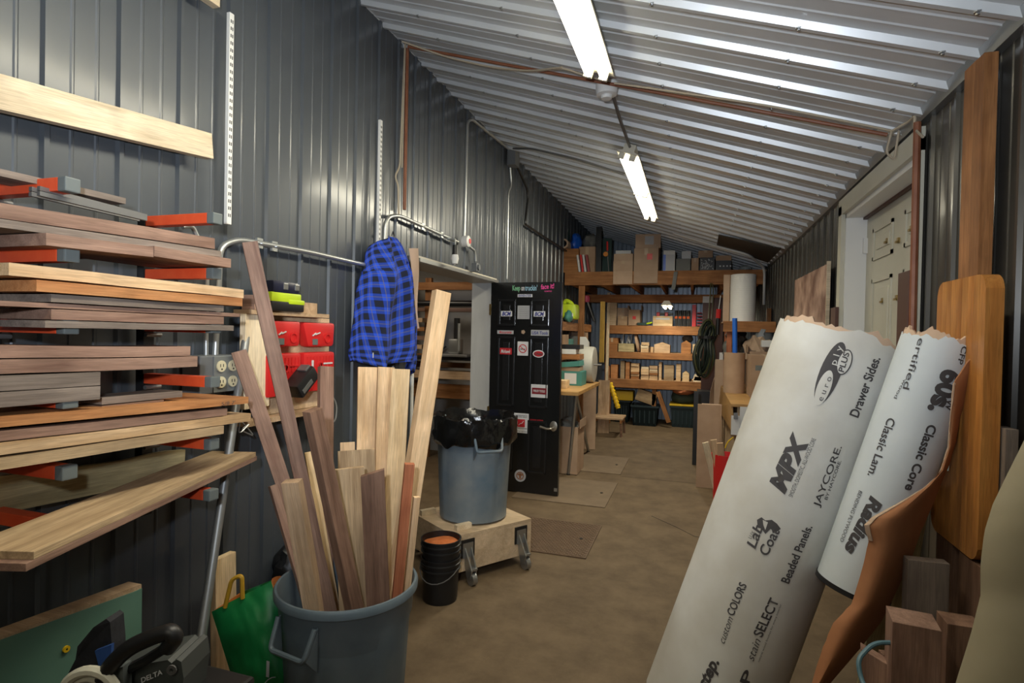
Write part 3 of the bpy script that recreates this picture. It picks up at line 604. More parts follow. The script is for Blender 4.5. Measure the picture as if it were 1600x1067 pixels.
for sx in (-1,1):
    for sy in (-1,1):
        cs=part('caster',MB().box((sx*(L1/2-.09),sy*(L2/2+.006),.20),(.075,.012,.09),M).prism([M@V((sx*(L1/2-.09)-.025,sy*(L2/2+.01),.22)),M@V((sx*(L1/2-.09)-.025,sy*(L2/2+.09),.10)),M@V((sx*(L1/2-.09)-.025,sy*(L2/2+.075),.045)),M@V((sx*(L1/2-.09)-.025,sy*(L2/2+.035),.045)),M@V((sx*(L1/2-.09)-.025,sy*(L2/2+.01),.12))],e1*.008).prism([M@V((sx*(L1/2-.09)+.019,sy*(L2/2+.01),.22)),M@V((sx*(L1/2-.09)+.019,sy*(L2/2+.07),.10)),M@V((sx*(L1/2-.09)+.019,sy*(L2/2+.072),.045)),M@V((sx*(L1/2-.09)+.019,sy*(L2/2+.045),.045)),M@V((sx*(L1/2-.09)+.019,sy*(L2/2+.01),.12))],e1*.008).box((sx*(L1/2-.09),sy*(L2/2+.05),.098),(.052,.06,.012),M),grey,t)
        part('wheel',MB().tube([M@V((sx*(L1/2-.09)-.015,sy*(L2/2+.06),.038)),M@V((sx*(L1/2-.09)+.017,sy*(L2/2+.06),.038))],.038,16),grey,cs,smooth=True)
        part('plate',MB().box((sx*(L1/2-.09),sy*(L2/2+.004),.21),(.10,.008,.11),M),black,cs)
D2=(-1.405,3.60)
c2_=can('waste_bin','dusty grey plastic bin lined with a black bag, on the dolly',D2,.302,.27,.225,.66,canm2,R_(-49),(.17,.1))
def lj(a,j,r,z):
    n=noise.noise(V((math.cos(a)*3,math.sin(a)*3,z*9+j))); n2=noise.noise(V((math.cos(a)*9,math.sin(a)*9,z*20))); return r+.014*n+.009*n2,z+(.022*n+.012*n2 if j not in (0,) else .03*n)
part('bag_liner',MB().lathe([(.262,.50),(.284,.53),(.286,.57),(.284,.61),(.287,.65),(.284,.675),(.27,.688),(.255,.66),(.24,.62),(.235,.55),(.22,.45),(.12,.40),(0,.42)],96,Matrix.Translation((D2[0],D2[1],.302)),jit=lj),liner,c2_,smooth=True)
# ================================================================ BUCKETS
bc=(-1.365,3.0)
def bucket(z0,label,content,r=.112,h=.25):
    t=thing('black_bucket',label,'bucket',(bc[0],bc[1],z0),'nested black buckets'); T=Matrix.Translation((bc[0],bc[1],z0))
    part('body',MB().lathe([(0,0),(r*.86,0),(r*.88,.01),(r*.94,h*.72),(r*1.03,h*.73),(r*1.03,h*.76),(r*.96,h*.77),(r*.97,h*.85),(r*1.04,h*.86),(r*1.04,h*.89),(r*.99,h*.90),(r*.99,h*.97),(r*1.04,h*.98),(r*1.04,h),(r*.97,h),(r*.85,.012),(0,.012)],40,T),black,t,smooth=True)
    if content: part('contents',MB().lathe([(0,h*.93),(r*.5,h*.92),(r*.93,h*.88)],24,T,jit=lambda a,j,r,z:(r,z+.01*noise.noise(V((a,j,0))))),mat('orange_dust',(.55,.14,.03),.8,c2=(.65,.20,.06),scale=30),t,smooth=True)
    else: part('bail',MB().tube([V((bc[0],bc[1],z0))+V((math.cos(a)*r*1.06,math.sin(a)*r*1.06,h*.8-.07*math.sin((a-R_(-170))/(R_(160))*math.pi))) for a in [R_(-170+i*16) for i in range(11)]],.003,6),steeld,t,smooth=True)
bucket(0,'lower black bucket with wire handle beside the near bin',False); bucket(.105,'upper black bucket with orange dust in it, nested in the lower',True)
# ================================================================ BLACK DOOR
H0=V((-1.915,5.30,.012)); E1=V((-1.195,5.268,.012)); dx_=(E1-H0).normalized(); dw=(E1-H0).length; nrm=V((dx_.y,-dx_.x,0)); M=basis((H0+E1)/2,dx_,-nrm)  # local y away from camera
t=thing('black_door','glossy black six-panel door with stickers, standing open','door',H0)
bd=mat('black_gloss',(.008,.009,.010),.22,coat=.3); bdl=mat('black_moulding',(.012,.013,.015),.25,coat=.4)
part('slab',MB().box((0,0,1.012),(dw,.044,2.024),M,bev=.002),bd,t)
def pn(x0,z0,x1,z1):
    mb=MB(); y=-.022; k=.022
    for a,b,c,d in ((x0,z0,x1,z0+k),(x0,z1-k,x1,z1),(x0,z0,x0+k,z1),(x1-k,z0,x1,z1)): mb.box(((a+c)/2,y-.003,(b+d)/2),(c-a,.012,d-b),M,bev=.004)
    mb.box(((x0+x1)/2,y-.001,(z0+z1)/2),(x1-x0-.11,.010,z1-z0-.11),M,bev=.004); part('door_panel',mb,bdl,t)
sx=lambda f: -dw/2+dw*f
PAN=[(.11,.36),(.565,.83)]
for a,b in PAN:
    for z0,z1 in ((1.60,1.86),(.82,1.50),(.19,.70)): pn(sx(a),z0,sx(b),z1)
def S(fx,z,y=-.031): return M@V((sx(fx),y,z))
ex=M.to_3x3()@V((1,0,0)); UZ=V((0,0,1))
def sticker(fx,z,w_,h,m,label=None,y=-.030):
    return part('sticker',MB().box((sx(fx),y,z),(w_,.002,h),M),m,t,label=label)
def stx(s,fx0,fx1,z,h,m,p,bold=.02,y=-.0322,shear=0,rise=0): text(s,flat(S(fx0,z,y),S(fx1,z+rise,y),UZ,h),m,p,bold,shear)
nv_=mat('navy_print',(.02,.03,.25),.5); redp=mat('red_print',(.55,.02,.03),.5); pink=mat('pink_print',(.85,.08,.35),.5); gy=mat('grey_print',(.45,.46,.48),.5); whp=mat('white_print',(.75,.76,.78),.5); grn=mat('green_print',(.25,.6,.35),.5); dkp=mat('dark_print',(.05,.05,.06),.5)
lt=mat('skyblue_print',(.35,.60,.75),.5)
for s,a,b,m_ in (('Keep',.31,.42,grn),('on',.435,.48,whp),('truckin\'',.49,.66,lt)): stx(s,a,b,1.945,.05,m_,t,y=-.0245)
stx('face it!',.71,.89,1.955,.045,pink,t,y=-.0245,rise=.01); stx('COSMETICS',.76,.86,1.93,.012,pink,t,y=-.0245)
k=sticker(.49,1.895,.15,.028,whp,y=-.0235); stx('OVERSTOCK'[:0]+'INVENTER',.40,.58,1.885,.02,nv_,k,y=-.0252)
for f in (.235,.70):
    k=sticker(f,1.72,.115,.052,whp,y=-.030); stx('BCM',f-.065,f+.065,1.702,.036,nv_,k,.04,shear=.25)
k=sticker(.475,1.735,.125,.13,gy,'grey notice sticker',y=-.0235)
for i in range(6): stx('safety first always',.41,.54,1.775-i*.018,.007,dkp,k,0,y=-.0252)
k=sticker(.22,1.54,.17,.035,gy,y=-.0235); stx('Accuride'[:0]+'4ccurate',.13,.31,1.528,.025,redp,k,y=-.0252,shear=.2)
part('sticker',MB().lathe([(.022,0),(.022,.002),(0,.002)],5,M@Matrix.Translation((sx(.475),-.0225,1.545))@Matrix.Rotation(R_(90),4,'X')),cardl,t)
k=sticker(.71,1.54,.18,.055,gy,y=-.0235); stx('BLUE RIDGE'[:0]+'USA Tools',.60,.82,1.525,.03,nv_,k,y=-.0252,shear=.2)
k=sticker(.475,1.385,.11,.135,whp,'white no smoking sticker',y=-.0235)
Mk=M@Matrix.Translation((sx(.475),-.0252,1.385))@Matrix.Rotation(R_(90),4,'X')
part('ban_ring',MB().lathe([(.042,0),(.042,.001),(.034,.001),(.034,0)],28,Mk),redp,k); part('cigarette',MB().box((sx(.475),-.0254,1.38),(.05,.001,.008),M),dkp,k)
part('ban_bar',MB().box((0,0,0),(.075,.001,.007),M@Matrix.Translation((sx(.475),-.0262,1.385))@Matrix.Rotation(R_(40),4,'Y')),redp,k)
k=sticker(.235,1.355,.125,.062,redp); stx('Blum'[:0]+'Mohawk',.165,.305,1.338,.034,whp,k,shear=.3)
k=part('sticker',MB().lathe([(.058,0),(.058,.002),(0,.002)],28,M@Matrix.Translation((sx(.70),-.029,1.34))@Matrix.Rotation(R_(90),4,'X')@Matrix.Scale(.62,4,(0,1,0))),whp,t); part('oval_inner',MB().lathe([(.048,0),(.048,.001),(0,.001)],28,M@Matrix.Translation((sx(.70),-.0312,1.34))@Matrix.Rotation(R_(90),4,'X')@Matrix.Scale(.55,4,(0,1,0))),redp,k); stx('Oval',.64,.76,1.328,.024,dkp,k,y=-.0332,shear=.2)
k=sticker(.72,.985,.165,.125,whp); part('band',MB().box((sx(.72),-.0315,.985),(.145,.001,.06),M),mat('maroon_print',(.22,.01,.02),.5),k); stx('TEAM RED'[:0]+'FREUD TOOLS',.64,.80,.975,.022,whp,k,y=-.0325)
k=sticker(.475,.665,.15,.19,whp,'white sign with a red square',y=-.0235); part('red_square',MB().box((sx(.475),-.0252,.665),(.075,.001,.075),M),redp,k)
part('swirl',MB().tube([S(.44,.645,-.026),S(.47,.665,-.026),S(.48,.66,-.026),S(.51,.688,-.026)],.004,4),whp,k)
for z_,s_ in ((.735,'WARRANTY'),(.72,'DRIVES BEST'),(.61,'RICHELIEU'[:0]+'HARDWARE'),(.58,'call for service')): stx(s_,.39,.56,z_,.010,dkp,k,y=-.0252)
stx('DOOR OPENS',.60,.78,.70,.012,redp,t,y=-.0245)
k=part('sticker',MB().lathe([(.058,0),(.058,.002),(0,.002)],28,M@Matrix.Translation((sx(.475),-.0225,.155))@Matrix.Rotation(R_(90),4,'X')),gy,t); part('figure',MB().lathe([(.04,0),(.04,.001),(.03,.001)],9,M@Matrix.Translation((sx(.475),-.0252,.155))@Matrix.Rotation(R_(90),4,'X')).box((sx(.475),-.0255,.155),(.02,.001,.05),M).box((sx(.475),-.0255,.165),(.05,.001,.015),M),cardin,k)
for k_,z_ in (('upper',1.76),('lower',.75)): part('hinge',MB().box((-dw/2-.006,-.01,z_),(.02,.035,.11),M),brass,t)
nick=mat('satin_nickel',(.55,.52,.45),.3,.9)
k=part('rose_plate',MB().lathe([(.036,0),(.036,.008),(.02,.012),(0,.012)],22,M@Matrix.Translation((sx(.925),-.022,.66))@Matrix.Rotation(R_(90),4,'X')@Matrix.Scale(1.35,4,(0,1,0))),nick,t,smooth=True)
part('lever',MB().tube(bend([S(.925,.645,-.02),S(.925,.645,-.075),S(.86,.638,-.08),S(.76,.655,-.075)],.02),.010,8),nick,k,smooth=True)
part('door_stop',MB().box((dw/2-.02,-.026,.06),(.03,.01,.03),M),grey,t)
# ================================================================ BIG ROLLS ON THE RIGHT
rollm=mat('white_faced_kraft',(.50,.48,.43),.75,c2=(.66,.665,.645),scale=3.2,detail=7); rollm2=mat('white_faced_kraft_blue',(.52,.57,.60),.6,c2=(.62,.66,.69),scale=2.5,detail=7)
class Roll:
    def __init__(s,A,T,r,name,label,cat,m,jag,seed,bulge=None):
        s.A=V(A); s.a=(V(T)-V(A)).normalized(); s.L=(V(T)-V(A)).length; s.r=r
        tc=(C0-s.A); s.e1=(tc-s.a*tc.dot(s.a)).normalized(); s.e2=s.a.cross(s.e1)
        s.t=thing(name,label,cat,s.A)
        n=96; mb=MB(); rows=[0,.25,.5,.75,.9,1]
        def jg(k,amp,sd): a=2*math.pi*k/n; return amp*(noise.noise(V((math.cos(a)*2.2,math.sin(a)*2.2,sd)))+.45*noise.noise(V((math.cos(a)*8,math.sin(a)*8,sd)))+.2*noise.noise(V((math.cos(a)*25,math.sin(a)*25,sd))))
        def shell(r,amp,sd,ext,mb):
            R=[[mb.bm.verts.new(s.pt(f*s.L+(jg(k,amp,sd)+ext if f==1 else 0),2*math.pi*k/n,r)) for k in range(n)] for f in rows]
            for i in range(len(R)-1):
                for k in range(n): mb.bm.faces.new((R[i][k],R[i][(k+1)%n],R[i+1][(k+1)%n],R[i+1][k]))
            return R
        a=shell(r,jag,seed,0,mb); b=shell(r-.003,jag,seed,0,mb)
        for k in range(n): mb.bm.faces.new((a[-1][k],a[-1][(k+1)%n],b[-1][(k+1)%n],b[-1][k])); mb.bm.faces.new((a[0][k],b[0][k],b[0][(k+1)%n],a[0][(k+1)%n]))
        part('outer_sheet',mb,m,s.t,smooth=True)
        mb=MB(); a=shell(r-.0045,jag*1.6,seed+3,.018,mb); b=shell(r-.014,jag*1.6,seed+3,.018,mb)
        for k in range(n): mb.bm.faces.new((a[-1][k],a[-1][(k+1)%n],b[-1][(k+1)%n],b[-1][k])); mb.bm.faces.new((a[0][k],b[0][k],b[0][(k+1)%n],a[0][(k+1)%n]))
        part('inner_layer',mb,cardl,s.t,smooth=True)
    def pt(s,d,phi,r=None): r=s.r if r is None else r; return s.A+s.a*d+(s.e1*math.cos(phi)+s.e2*math.sin(phi))*r
    def pick(s,px,py):
        d=ray(px,py); o=C0-s.A; dp=d-s.a*d.dot(s.a); op=o-s.a*o.dot(s.a)
        a=dp.dot(dp); b=2*dp.dot(op); c=op.dot(op)-s.r**2; q=b*b-4*a*c
        t=(-b-math.sqrt(max(q,0)))/(2*a); h=o+d*t; f=h.dot(s.a); v=h-s.a*f; return f,math.atan2(v.dot(s.e2),v.dot(s.e1))
    def txt(s,str_,p0,p1,hpx,sgn,bold=.02,shear=0,m=None,par_=None):
        (d0,f0),(d1,f1)=s.pick(*p0),s.pick(*p1); mid=s.pt((d0+d1)/2,(f0+f1)/2); D=(mid-C0).dot(CM@V((0,0,-1))); h=hpx*D/F/s.r
        r=s.r+.0022; return text(str_,lambda u,v: s.pt(d0+(d1-d0)*u,f0+(f1-f0)*u+sgn*v*h,r),m or ink,par_ or s.t,bold,shear)
    def poly(s,pts,dr,m,name='printed_shape',parent=None):
        """printed shape given by its outline, laid on the sheet"""
        c=[s.pick(*p) for p in pts]; mb=MB(); cx=sum(q[0] for q in c)/len(c); cy=sum(q[1] for q in c)/len(c)
        rings=[[mb.bm.verts.new(s.pt(cx+(q[0]-cx)*k,cy+(q[1]-cy)*k,s.r+dr)) for q in c] for k in (1,.66,.33)]; ce_=mb.bm.verts.new(s.pt(cx,cy,s.r+dr)); n=len(c)
        for i in range(2):
            for k in range(n): mb.bm.faces.new((rings[i][k],rings[i][(k+1)%n],rings[i+1][(k+1)%n],rings[i+1][k]))
        for k in range(n): mb.bm.faces.new((rings[2][k],rings[2][(k+1)%n],ce_))
        return part(name,mb,m,parent or s.t)
def ell(cx,cy,a,b,ang,n=28): ca,sa=math.cos(R_(ang)),math.sin(R_(ang)); return [(cx+a*math.cos(2*math.pi*k/n)*ca-b*math.sin(2*math.pi*k/n)*sa,cy+a*math.cos(2*math.pi*k/n)*sa+b*math.sin(2*math.pi*k/n)*ca) for k in range(n)]
T1=W(1313,532,D=2.22); B1=W(1090,1136,D=2.22); ax=(T1-B1).normalized(); B1=B1+ax*((.085-B1.z)/ax.z)
r1=Roll(B1,T1,.230,'packaging_roll','larger white cardboard roll with black brand lettering leaning in the right foreground','cardboard roll',rollm,.03,2)
UPS=1 if (lambda: (lambda a,b: b<a)(*[ (CM.transposed()@(r1.pt(1.2,f)-C0)).x for f in (0,.1)]))() else -1
k=r1.poly(ell(1297,583,52,16.5,-68),.0015,ink,'logo_oval'); r1.poly(ell(1287,606,29,10.5,-69),.0026,rollm,'logo_inner',k)
r1.poly(ell(1319,566,21,11.5,-70),.0030,ink,'logo_ring',k); r1.poly(ell(1319,566,19,9.5,-70),.0040,rollm,'logo_inner',k)
def T(*a,**b): return r1.txt(*a,**b)
q=r1.r; r1.r+=.0025; T('e u r o',(1285,627),(1300,590),8,UPS,bold=.0,par_=k); r1.txt('p l y',(1306,571),(1317,542),9,UPS,bold=0,m=rollm,par_=k); r1.r+=.0015; T('PLUS',(1318,582),(1327,552),8,UPS,par_=k); r1.r=q
T('Drawer Sides.',(1340,653),(1375,560),15,UPS,bold=.025); T('MPX',(1224,772),(1266,683),24,UPS,bold=.06,shear=.3)
T('SMOOTH, DOMESTIC, ALL-WOOD CORE',(1238,777),(1275,686),6,UPS,bold=.0)
T('JAYCORE.',(1279,793),(1315,698),10,UPS,bold=.01); T('BY HAYCORE.',(1292,781),(1314,720),5,UPS,bold=.01)
T('LUX',(1174,842),(1180,831),5,UPS,bold=.0); T('Lab',(1180,858),(1193,822),14,UPS,bold=.02,shear=.15); T('Coat',(1199,869),(1219,829),14,UPS,bold=.02,shear=.15)
k=r1.poly([(1183,812),(1190,808),(1196,813),(1206,812),(1214,818),(1220,826),(1212,832),(1204,826),(1196,834),(1190,826),(1184,824)],.0015,ink,'print_coat'); r1.poly([(1192,812),(1200,816),(1196,828),(1193,820)],.003,rollm,'print_lapel',k)
T('Beaded Panels.',(1232,912),(1269,823),13,UPS,bold=.02); T('custom',(1132,1006),(1146,966),10,UPS,bold=-.005,shear=.3); T('COLORS',(1146,963),(1167,914),11,UPS,bold=.02)
T('stain',(1177,1033),(1189,1000),12,UPS,bold=-.005,shear=.3); T('SELECT',(1190,996),(1217,938),14,UPS,bold=.02); T('natural wood finishes for every interior',(1186,1034),(1221,944),3,UPS,bold=0)
T('step.',(1103,1078),(1124,1034),16,UPS,bold=.04,shear=.3); T('5P',(1160,1092),(1177,1050),14,UPS,bold=.02)
# second roll
T2=W(1469,536,D=1.86); B2=W(1331,919,D=1.92)
r2=Roll(B2,T2,.110,'packaging_roll','narrower bluish white roll with upside-down lettering, leaning behind the larger roll','cardboard roll',rollm2,.02,11)
part('black_band',MB().lathe([(.106,-.004),(.113,-.004),(.113,.012),(.106,.012)],48,basis(B2,r2.e1,r2.e2)),black,r2.t,smooth=True)
def T(*a,**b): return r2.txt(*a,**b)
T('ertified',(1436,528),(1411,607),9,-UPS,bold=.005); T('wood',(1413,592),(1397,622),5,-UPS,bold=0)
T('60s.',(1475,575),(1450,640),28,-UPS,bold=.05); T('CFP',(1503,540),(1495,568),8,-UPS,bold=.02); T('W',(1478,622),(1476,640),12,-UPS,bold=.02)
T('Classic Lam.',(1388,652),(1356,742),12,-UPS,bold=.015); T('Classic Core',(1450,662),(1413,764),13,-UPS,bold=.03)
T('Radius',(1362,774),(1319,860),17,-UPS,bold=.05,shear=.25); T('BENDING PLYWOOD',(1343,766),(1313,845),6,-UPS,bold=.0)
# torn brown wrap hanging from the second roll down to the floor
Lf=[(1541,541),(1512,566),(1490,600),(1484,650),(1480,700),(1466,742),(1440,764),(1401,787),(1362,808),(1350,820),(1357,846),(1347,890),(1330,944),(1302,973),(1286,1010),(1269,1065)]
Rt=[(1545,545),(1532,575),(1511,620),(1501,650),(1494,690),(1484,725),(1473,750),(1462,778),(1449,808),(1440,828),(1427,865),(1413,898),(1393,940),(1378,970),(1345,1012),(1298,1067)]
Lf.append((1240,1130)); Rt.append((1262,1140)); nL=len(Lf)-1
def flap(u,v):
    k=u*nL; i=min(int(k),nL-1); f=k-i; a=[Lf[i][q]*(1-f)+Lf[i+1][q]*f for q in (0,1)]; b=[Rt[i][q]*(1-f)+Rt[i+1][q]*f for q in (0,1)]
    D=1.72+.05*u; jx=1.5*noise.noise(V((u*40,0,0))); p=W(a[0]*(1-v)+b[0]*v+(jx if v==0 else 0),a[1]*(1-v)+b[1]*v,D=D+.03*v-.05*math.sin(math.pi*v)*min(1,u*2)); return p
mb=MB(); mb.grid(flap,64,10,thick=.005)
t=thing('torn_cardboard','torn brown cardboard wrap peeling off the narrower roll down to the ground','cardboard',W(1262,1140,D=1.77)); part('sheet',mb,cardin,t,smooth=True)
def lip(u,v):
    p=flap(u,0); q=flap(u,.1); return p+(q-p)*(v*.9)+(C0-p).normalized()*(.005+.003*noise.noise(V((u*60,v*5,0))))
mb=MB(); mb.grid(lambda u,v: lip(.12+.50*u,v),70,2,thick=.003); part('torn_edge',mb,cardl,t,smooth=True)
mb=MB(); mb.grid(lambda u,v: W((1538-52*u-18*u*(1-u))+(-10*(1-abs(2*u-1)))*v,543+195*u,D=1.76+.02*v)+V((0,.02,0)),16,3,thick=.003); part('pale_inner_layer',mb,mat('pale_blue_layer',(.40,.50,.50),.6),t,smooth=True)
# ================================================================ RIGHT WALL THINGS
def bx2(P,w_): return P
p1_=W(1468,443,X=.80); p2_=W(1556,427,X=.80); z1_=p1_.z; z0_=.90
def rr(y0,y1,z0,z1,r,x):
    P=[]
    for (cy,cz,a0) in ((y1-r,z1-r,0),(y0+r,z1-r,90),(y0+r,z0+r,180),(y1-r,z0+r,270)):
        P+=[(x,cy+r*math.cos(R_(a0+18*i)),cz+r*math.sin(R_(a0+18*i))) for i in range(6)]
    return P
t=thing('butcher_block','varnished orange wood block top with rounded corners leaning on the right wall','wood panel',(.82,2.12,z0_)); ya=W(1541,440,X=.795).y; yb=p1_.y
def zin(y,r=.05):
    e=min(y-ya,yb-y); return 0 if e>=r else r-math.sqrt(max(0,r*r-(r-e)**2))
NS=9
for i in range(NS):
    a=ya+(yb-ya)*i/NS+.0004; b=ya+(yb-ya)*(i+1)/NS-.0004; ys=[a+(b-a)*q/5 for q in range(6)]
    P=[(.795,y,z1_-zin(y)) for y in ys]+[(.795,y,z0_+zin(y)) for y in ys[::-1]]
    o=fin('stave',MB().prism(P,(.045,0,0)),butch); c_=V((.81,(a+b)/2,1.3)); Mr=basis(c_,(0,0,1),(0,1,0)); o.data.transform(Mr.inverted()); o.matrix_world=Mr; par(o,t)
tl=R_(0)
board('timber_post',V((.915,2.325,0)),V((.915,2.325,zc(.90)-.07)),(0,1,0),.07,.04,fir,'orange-brown timber post, nearer half of the pair on the right wall','post','paired posts on the right wall')
board('timber_post',V((.92,2.41,0)),V((.92,2.41,zc(.90)-.06)),(0,1,0),.095,.035,fir,'rougher timber post, farther half of the pair on the right wall','post','paired posts on the right wall')
for P,wd,th,m,lab in (((1572,668),.07,.03,greywood,'grey weathered plank standing beside the orange block'),):
    p=W(*P,X=.86); board('standing_plank',V((.86,p.y,0)),V((.86,p.y,p.z)),(0,1,0),wd,th,m,lab,'plank')
board('standing_plank',V((.82,2.22,0)),V((.82,2.22,.895)),(0,1,0),.12,.04,walnutd,'dark plank standing under the far corner of the orange block','plank')
board('standing_plank',V((.82,2.04,0)),V((.82,2.04,.895)),(0,1,0),.14,.04,walnutd,'dark plank standing under the near corner of the orange block','plank')
p=W(1445,790,D=1.95); board('standing_plank',V((.62,p.y+.1,.0)),V((p.x,p.y+.1,p.z+.05)),(1,0,0),.11,.02,olive,'olive green-tinged plank standing behind the torn cardboard','plank')
def upr(px,py,D,wpx,th,m,label,tw=0,skew=0):
    p=W(px,py,D=D); wd=Matrix.Rotation(R_(tw),3,'Z')@(CM@V((1,0,0))); wd.z=0; return board('timber_offcut',V((p.x,p.y,0)),p,wd,wpx*D/F,th,m,label,'timber','upright timber offcuts in the right corner',skew=skew)
upr(1447,874,1.72,56,.04,greywood,'tall grey-brown offcut behind the others in the right corner',-15)
upr(1426,965,1.50,62,.10,walnut,'brown offcut with a pale sawn top, front of the right corner',-25,skew=.0)
upr(1500,968,1.56,48,.08,walnutd,'dark offcut with a pale sawn top beside the beige sheet',-20)
upr(1368,1022,1.56,40,.04,walnut,'short brown offcut at the foot of the torn cardboard',-30,skew=-.4)
upr(1388,1020,1.62,22,.03,walnutd,'narrow dark offcut behind the short brown one',-10)
one('blue_hose',MB().tube(bend([W(1400,1004,D=1.5),W(1365,1004,D=1.5),W(1340,1030,D=1.48),W(1345,1060,D=1.46),W(1365,1100,D=1.4),W(1380,1130,D=1.4)],.08),.006,8),mat('blue_cable',(.08,.16,.20),.5),'thin blue-grey cable looped by the short brown offcut','cable',smooth=True)
EL=[(1606,672),(1600,688),(1575,738),(1551,788),(1538,830),(1532,880),(1532,930),(1517,990),(1493,1067),(1478,1120),(1470,1200),(1462,1330),(1455,1480)]
def bsh(u,v):
    k=u*(len(EL)-1); i=min(int(k),len(EL)-2); f=k-i; a=[EL[i][q]*(1-f)+EL[i+1][q]*f for q in (0,1)]
    p=W(a[0],a[1],D=1.16); ang=v*1.9; r=.22; 
    f_=CM@V((0,0,-1)); f_.z=0; f_.normalize(); rt=CM@V((1,0,0)); rt.z=0; rt.normalize()
    q=p+rt*(r*(1-math.cos(ang)))-f_*(r*math.sin(ang)*.6)
    q.z=max(.002,p.z+ (.0 if v==0 else .05*math.sin(ang)))
    return q
mb=MB(); mb.grid(bsh,40,16,thick=.008); one('foam_sheet',mb,mat('beige_sheet',(.24,.205,.13),.7,c2=(.32,.28,.19),scale=4),'curved beige sheet bulging in at the right edge of the frame','sheet',smooth=True)
pic=[W(*p,X=.91) for p in ((1242,438),(1293,412),(1293,520),(1242,508))]
t=thing('canvas_picture','brown abstract picture with torn corner hung on the right wall before the door','picture',pic[2]); 
part('canvas',MB().prism([pic[0],pic[1],V((.91,pic[1].y,1.58)),V((.91,pic[0].y,1.58))],(.018,0,0)),mat('brown_painting',(.16,.075,.05),.6,c2=(.50,.33,.25),scale=5,detail=5),t)
part('edge_strip',MB().box2((.905,pic[1].y-.012,1.58),(.93,pic[1].y,2.115)),pinew,t)
board('ledger_stud',V((.92,8.15,1.05)),V((.92,8.15,1.94)),(0,1,0),.14,.04,fir,'orange stud on the right wall beside the big white roll','stud')
# ================================================================ BACK: mezzanine, shelves
def ordn(i): return ['first','second','third','fourth','fifth','sixth','seventh','eighth','ninth'][i]
def rect(x0,y0,x1,y1,Y,dep,zb=None):
    a=W(x0,y1,Y=Y); b=W(x1,y0,Y=Y); z0=a.z if zb is None else zb; return (V((min(a.x,b.x),Y,z0)),V((max(a.x,b.x),Y+dep,max(b.z,z0+.02))))
def fbx(name,px,Y,dep,zb,m,label,cat,group=None,rz=0,bev=.003,tilt=0):
    a,b=rect(*px,Y,dep,zb); c=(a+b)/2; M=Matrix.Translation((c.x,c.y,a.z))@Matrix.Rotation(R_(rz),4,'Z')@Matrix.Rotation(R_(tilt),4,'Y')
    k=.93 if rz else 1
    return one(name,MB().box((0,0,(b.z-a.z)/2),((b.x-a.x)*k,dep*k,b.z-a.z),bev=bev),m,label,cat,group,M=M)
def carton(px,Y,dep,zb,label,m=None,group=None,rz=0,openf=False,mark=None,flapdown=None,tilt=0):
    a,b=rect(*px,Y,dep,zb); c=(a+b)/2; w_,h=(b.x-a.x),(b.z-a.z); m=m or card
    t=thing('cardboard_box',label,'box',(c.x,c.y,a.z),group)
    M=Matrix.Translation((c.x,c.y,a.z))@Matrix.Rotation(R_(rz),4,'Z')@Matrix.Rotation(R_(tilt),4,'Y')
    if openf:
        mb=MB(); th=.006
        mb.box((0,0,th/2),(w_,dep,th),M)
        for s in (-1,1): mb.box((0,s*(dep/2-th/2),h/2),(w_,th,h),M); mb.box((s*(w_/2-th/2),0,h/2),(th,dep-2*th,h),M)
        part('body',mb,m,t)
        for s in (-1,1): part('flap',MB().box((s*(w_/2+.02),0,h+.03),(.005,dep*.95,.09),M@Matrix.Translation((0,0,0))),m,t)
    else:
        part('body',MB().box((0,0,h/2),(w_,dep,h),M,bev=.003),m,t); part('tape',MB().box((0,0,h+.0008),(min(.05,w_*.2),dep,.001),M).box((0,-dep/2-.0008,h*.85),(min(.05,w_*.2),.001,h*.3),M),tape,t)
    if mark: part('printed_mark',MB().box((mark[0]*w_,-dep/2-.001,h*mark[1]),(w_*mark[2],.001,h*mark[3]),M),mark[4],t)
    if flapdown: part('front_flap',MB().box((0,-dep/2-.004,-flapdown/2),(w_*.98,.005,flapdown),M),m,t)
    return t
YM=8.43; ZM=2.483
a_=W(877,426,Y=YM)
t=thing('mezzanine','timber storage mezzanine across the back of the corridor, under the roof','platform',(-.5,YM,2.28))
part('front_beam',MB().box2((XL+.03,YM,2.285),(.885,YM+.04,ZM)),fir,t)
b=bpy.data.objects['front_beam']; Mr=basis((-.5,YM,2.38),(1,0,0),(0,1,0)); b.data.transform(Mr.inverted()); b.matrix_basis=Mr
for i in range(7): board('joist',V((XL+.1+i*.44,YM+.045,2.37)),V((XL+.1+i*.44,YB-.04,2.37)),(0,0,1),.14,.04,fir,parent=t)
for i in range(5): part('deck_board',MB().box2((XL+.03+i*.56,YM+.041,ZM-.02),(XL+.03+i*.56+.555,YB-.03,ZM)),ply,t)
board('second_beam',V((XL+.04,9.75,2.17)),V((.88,9.75,2.17)),(0,0,1),.13,.05,fir,parent=t)
xq=W(908,460,Y=YM).x; board('post',V((xq,YM+.06,0)),V((xq,YM+.06,2.28)),(1,0,0),.09,.04,fir,parent=t)
one('conduit',MB().tube(bend([WC(1052,364,.05),WC(1120,385,.05),WC(1170,398,.05),V((.88,8.4,2.50)),V((.88,8.38,2.0))],.12),.016,8),white,'shiny conduit sweeping over the mezzanine and down the right wall','conduit',smooth=True)
one('roof_sheet',MB().prism([WC(1123,366,.025),WC(1221,387,.025),WC(1200,409,.025),WC(1120,382,.025)],(0,0,-.012)),mat('dark_patch',(.03,.025,.02),.6),'dark sheet fixed to the ceiling at the far right end','sheet')
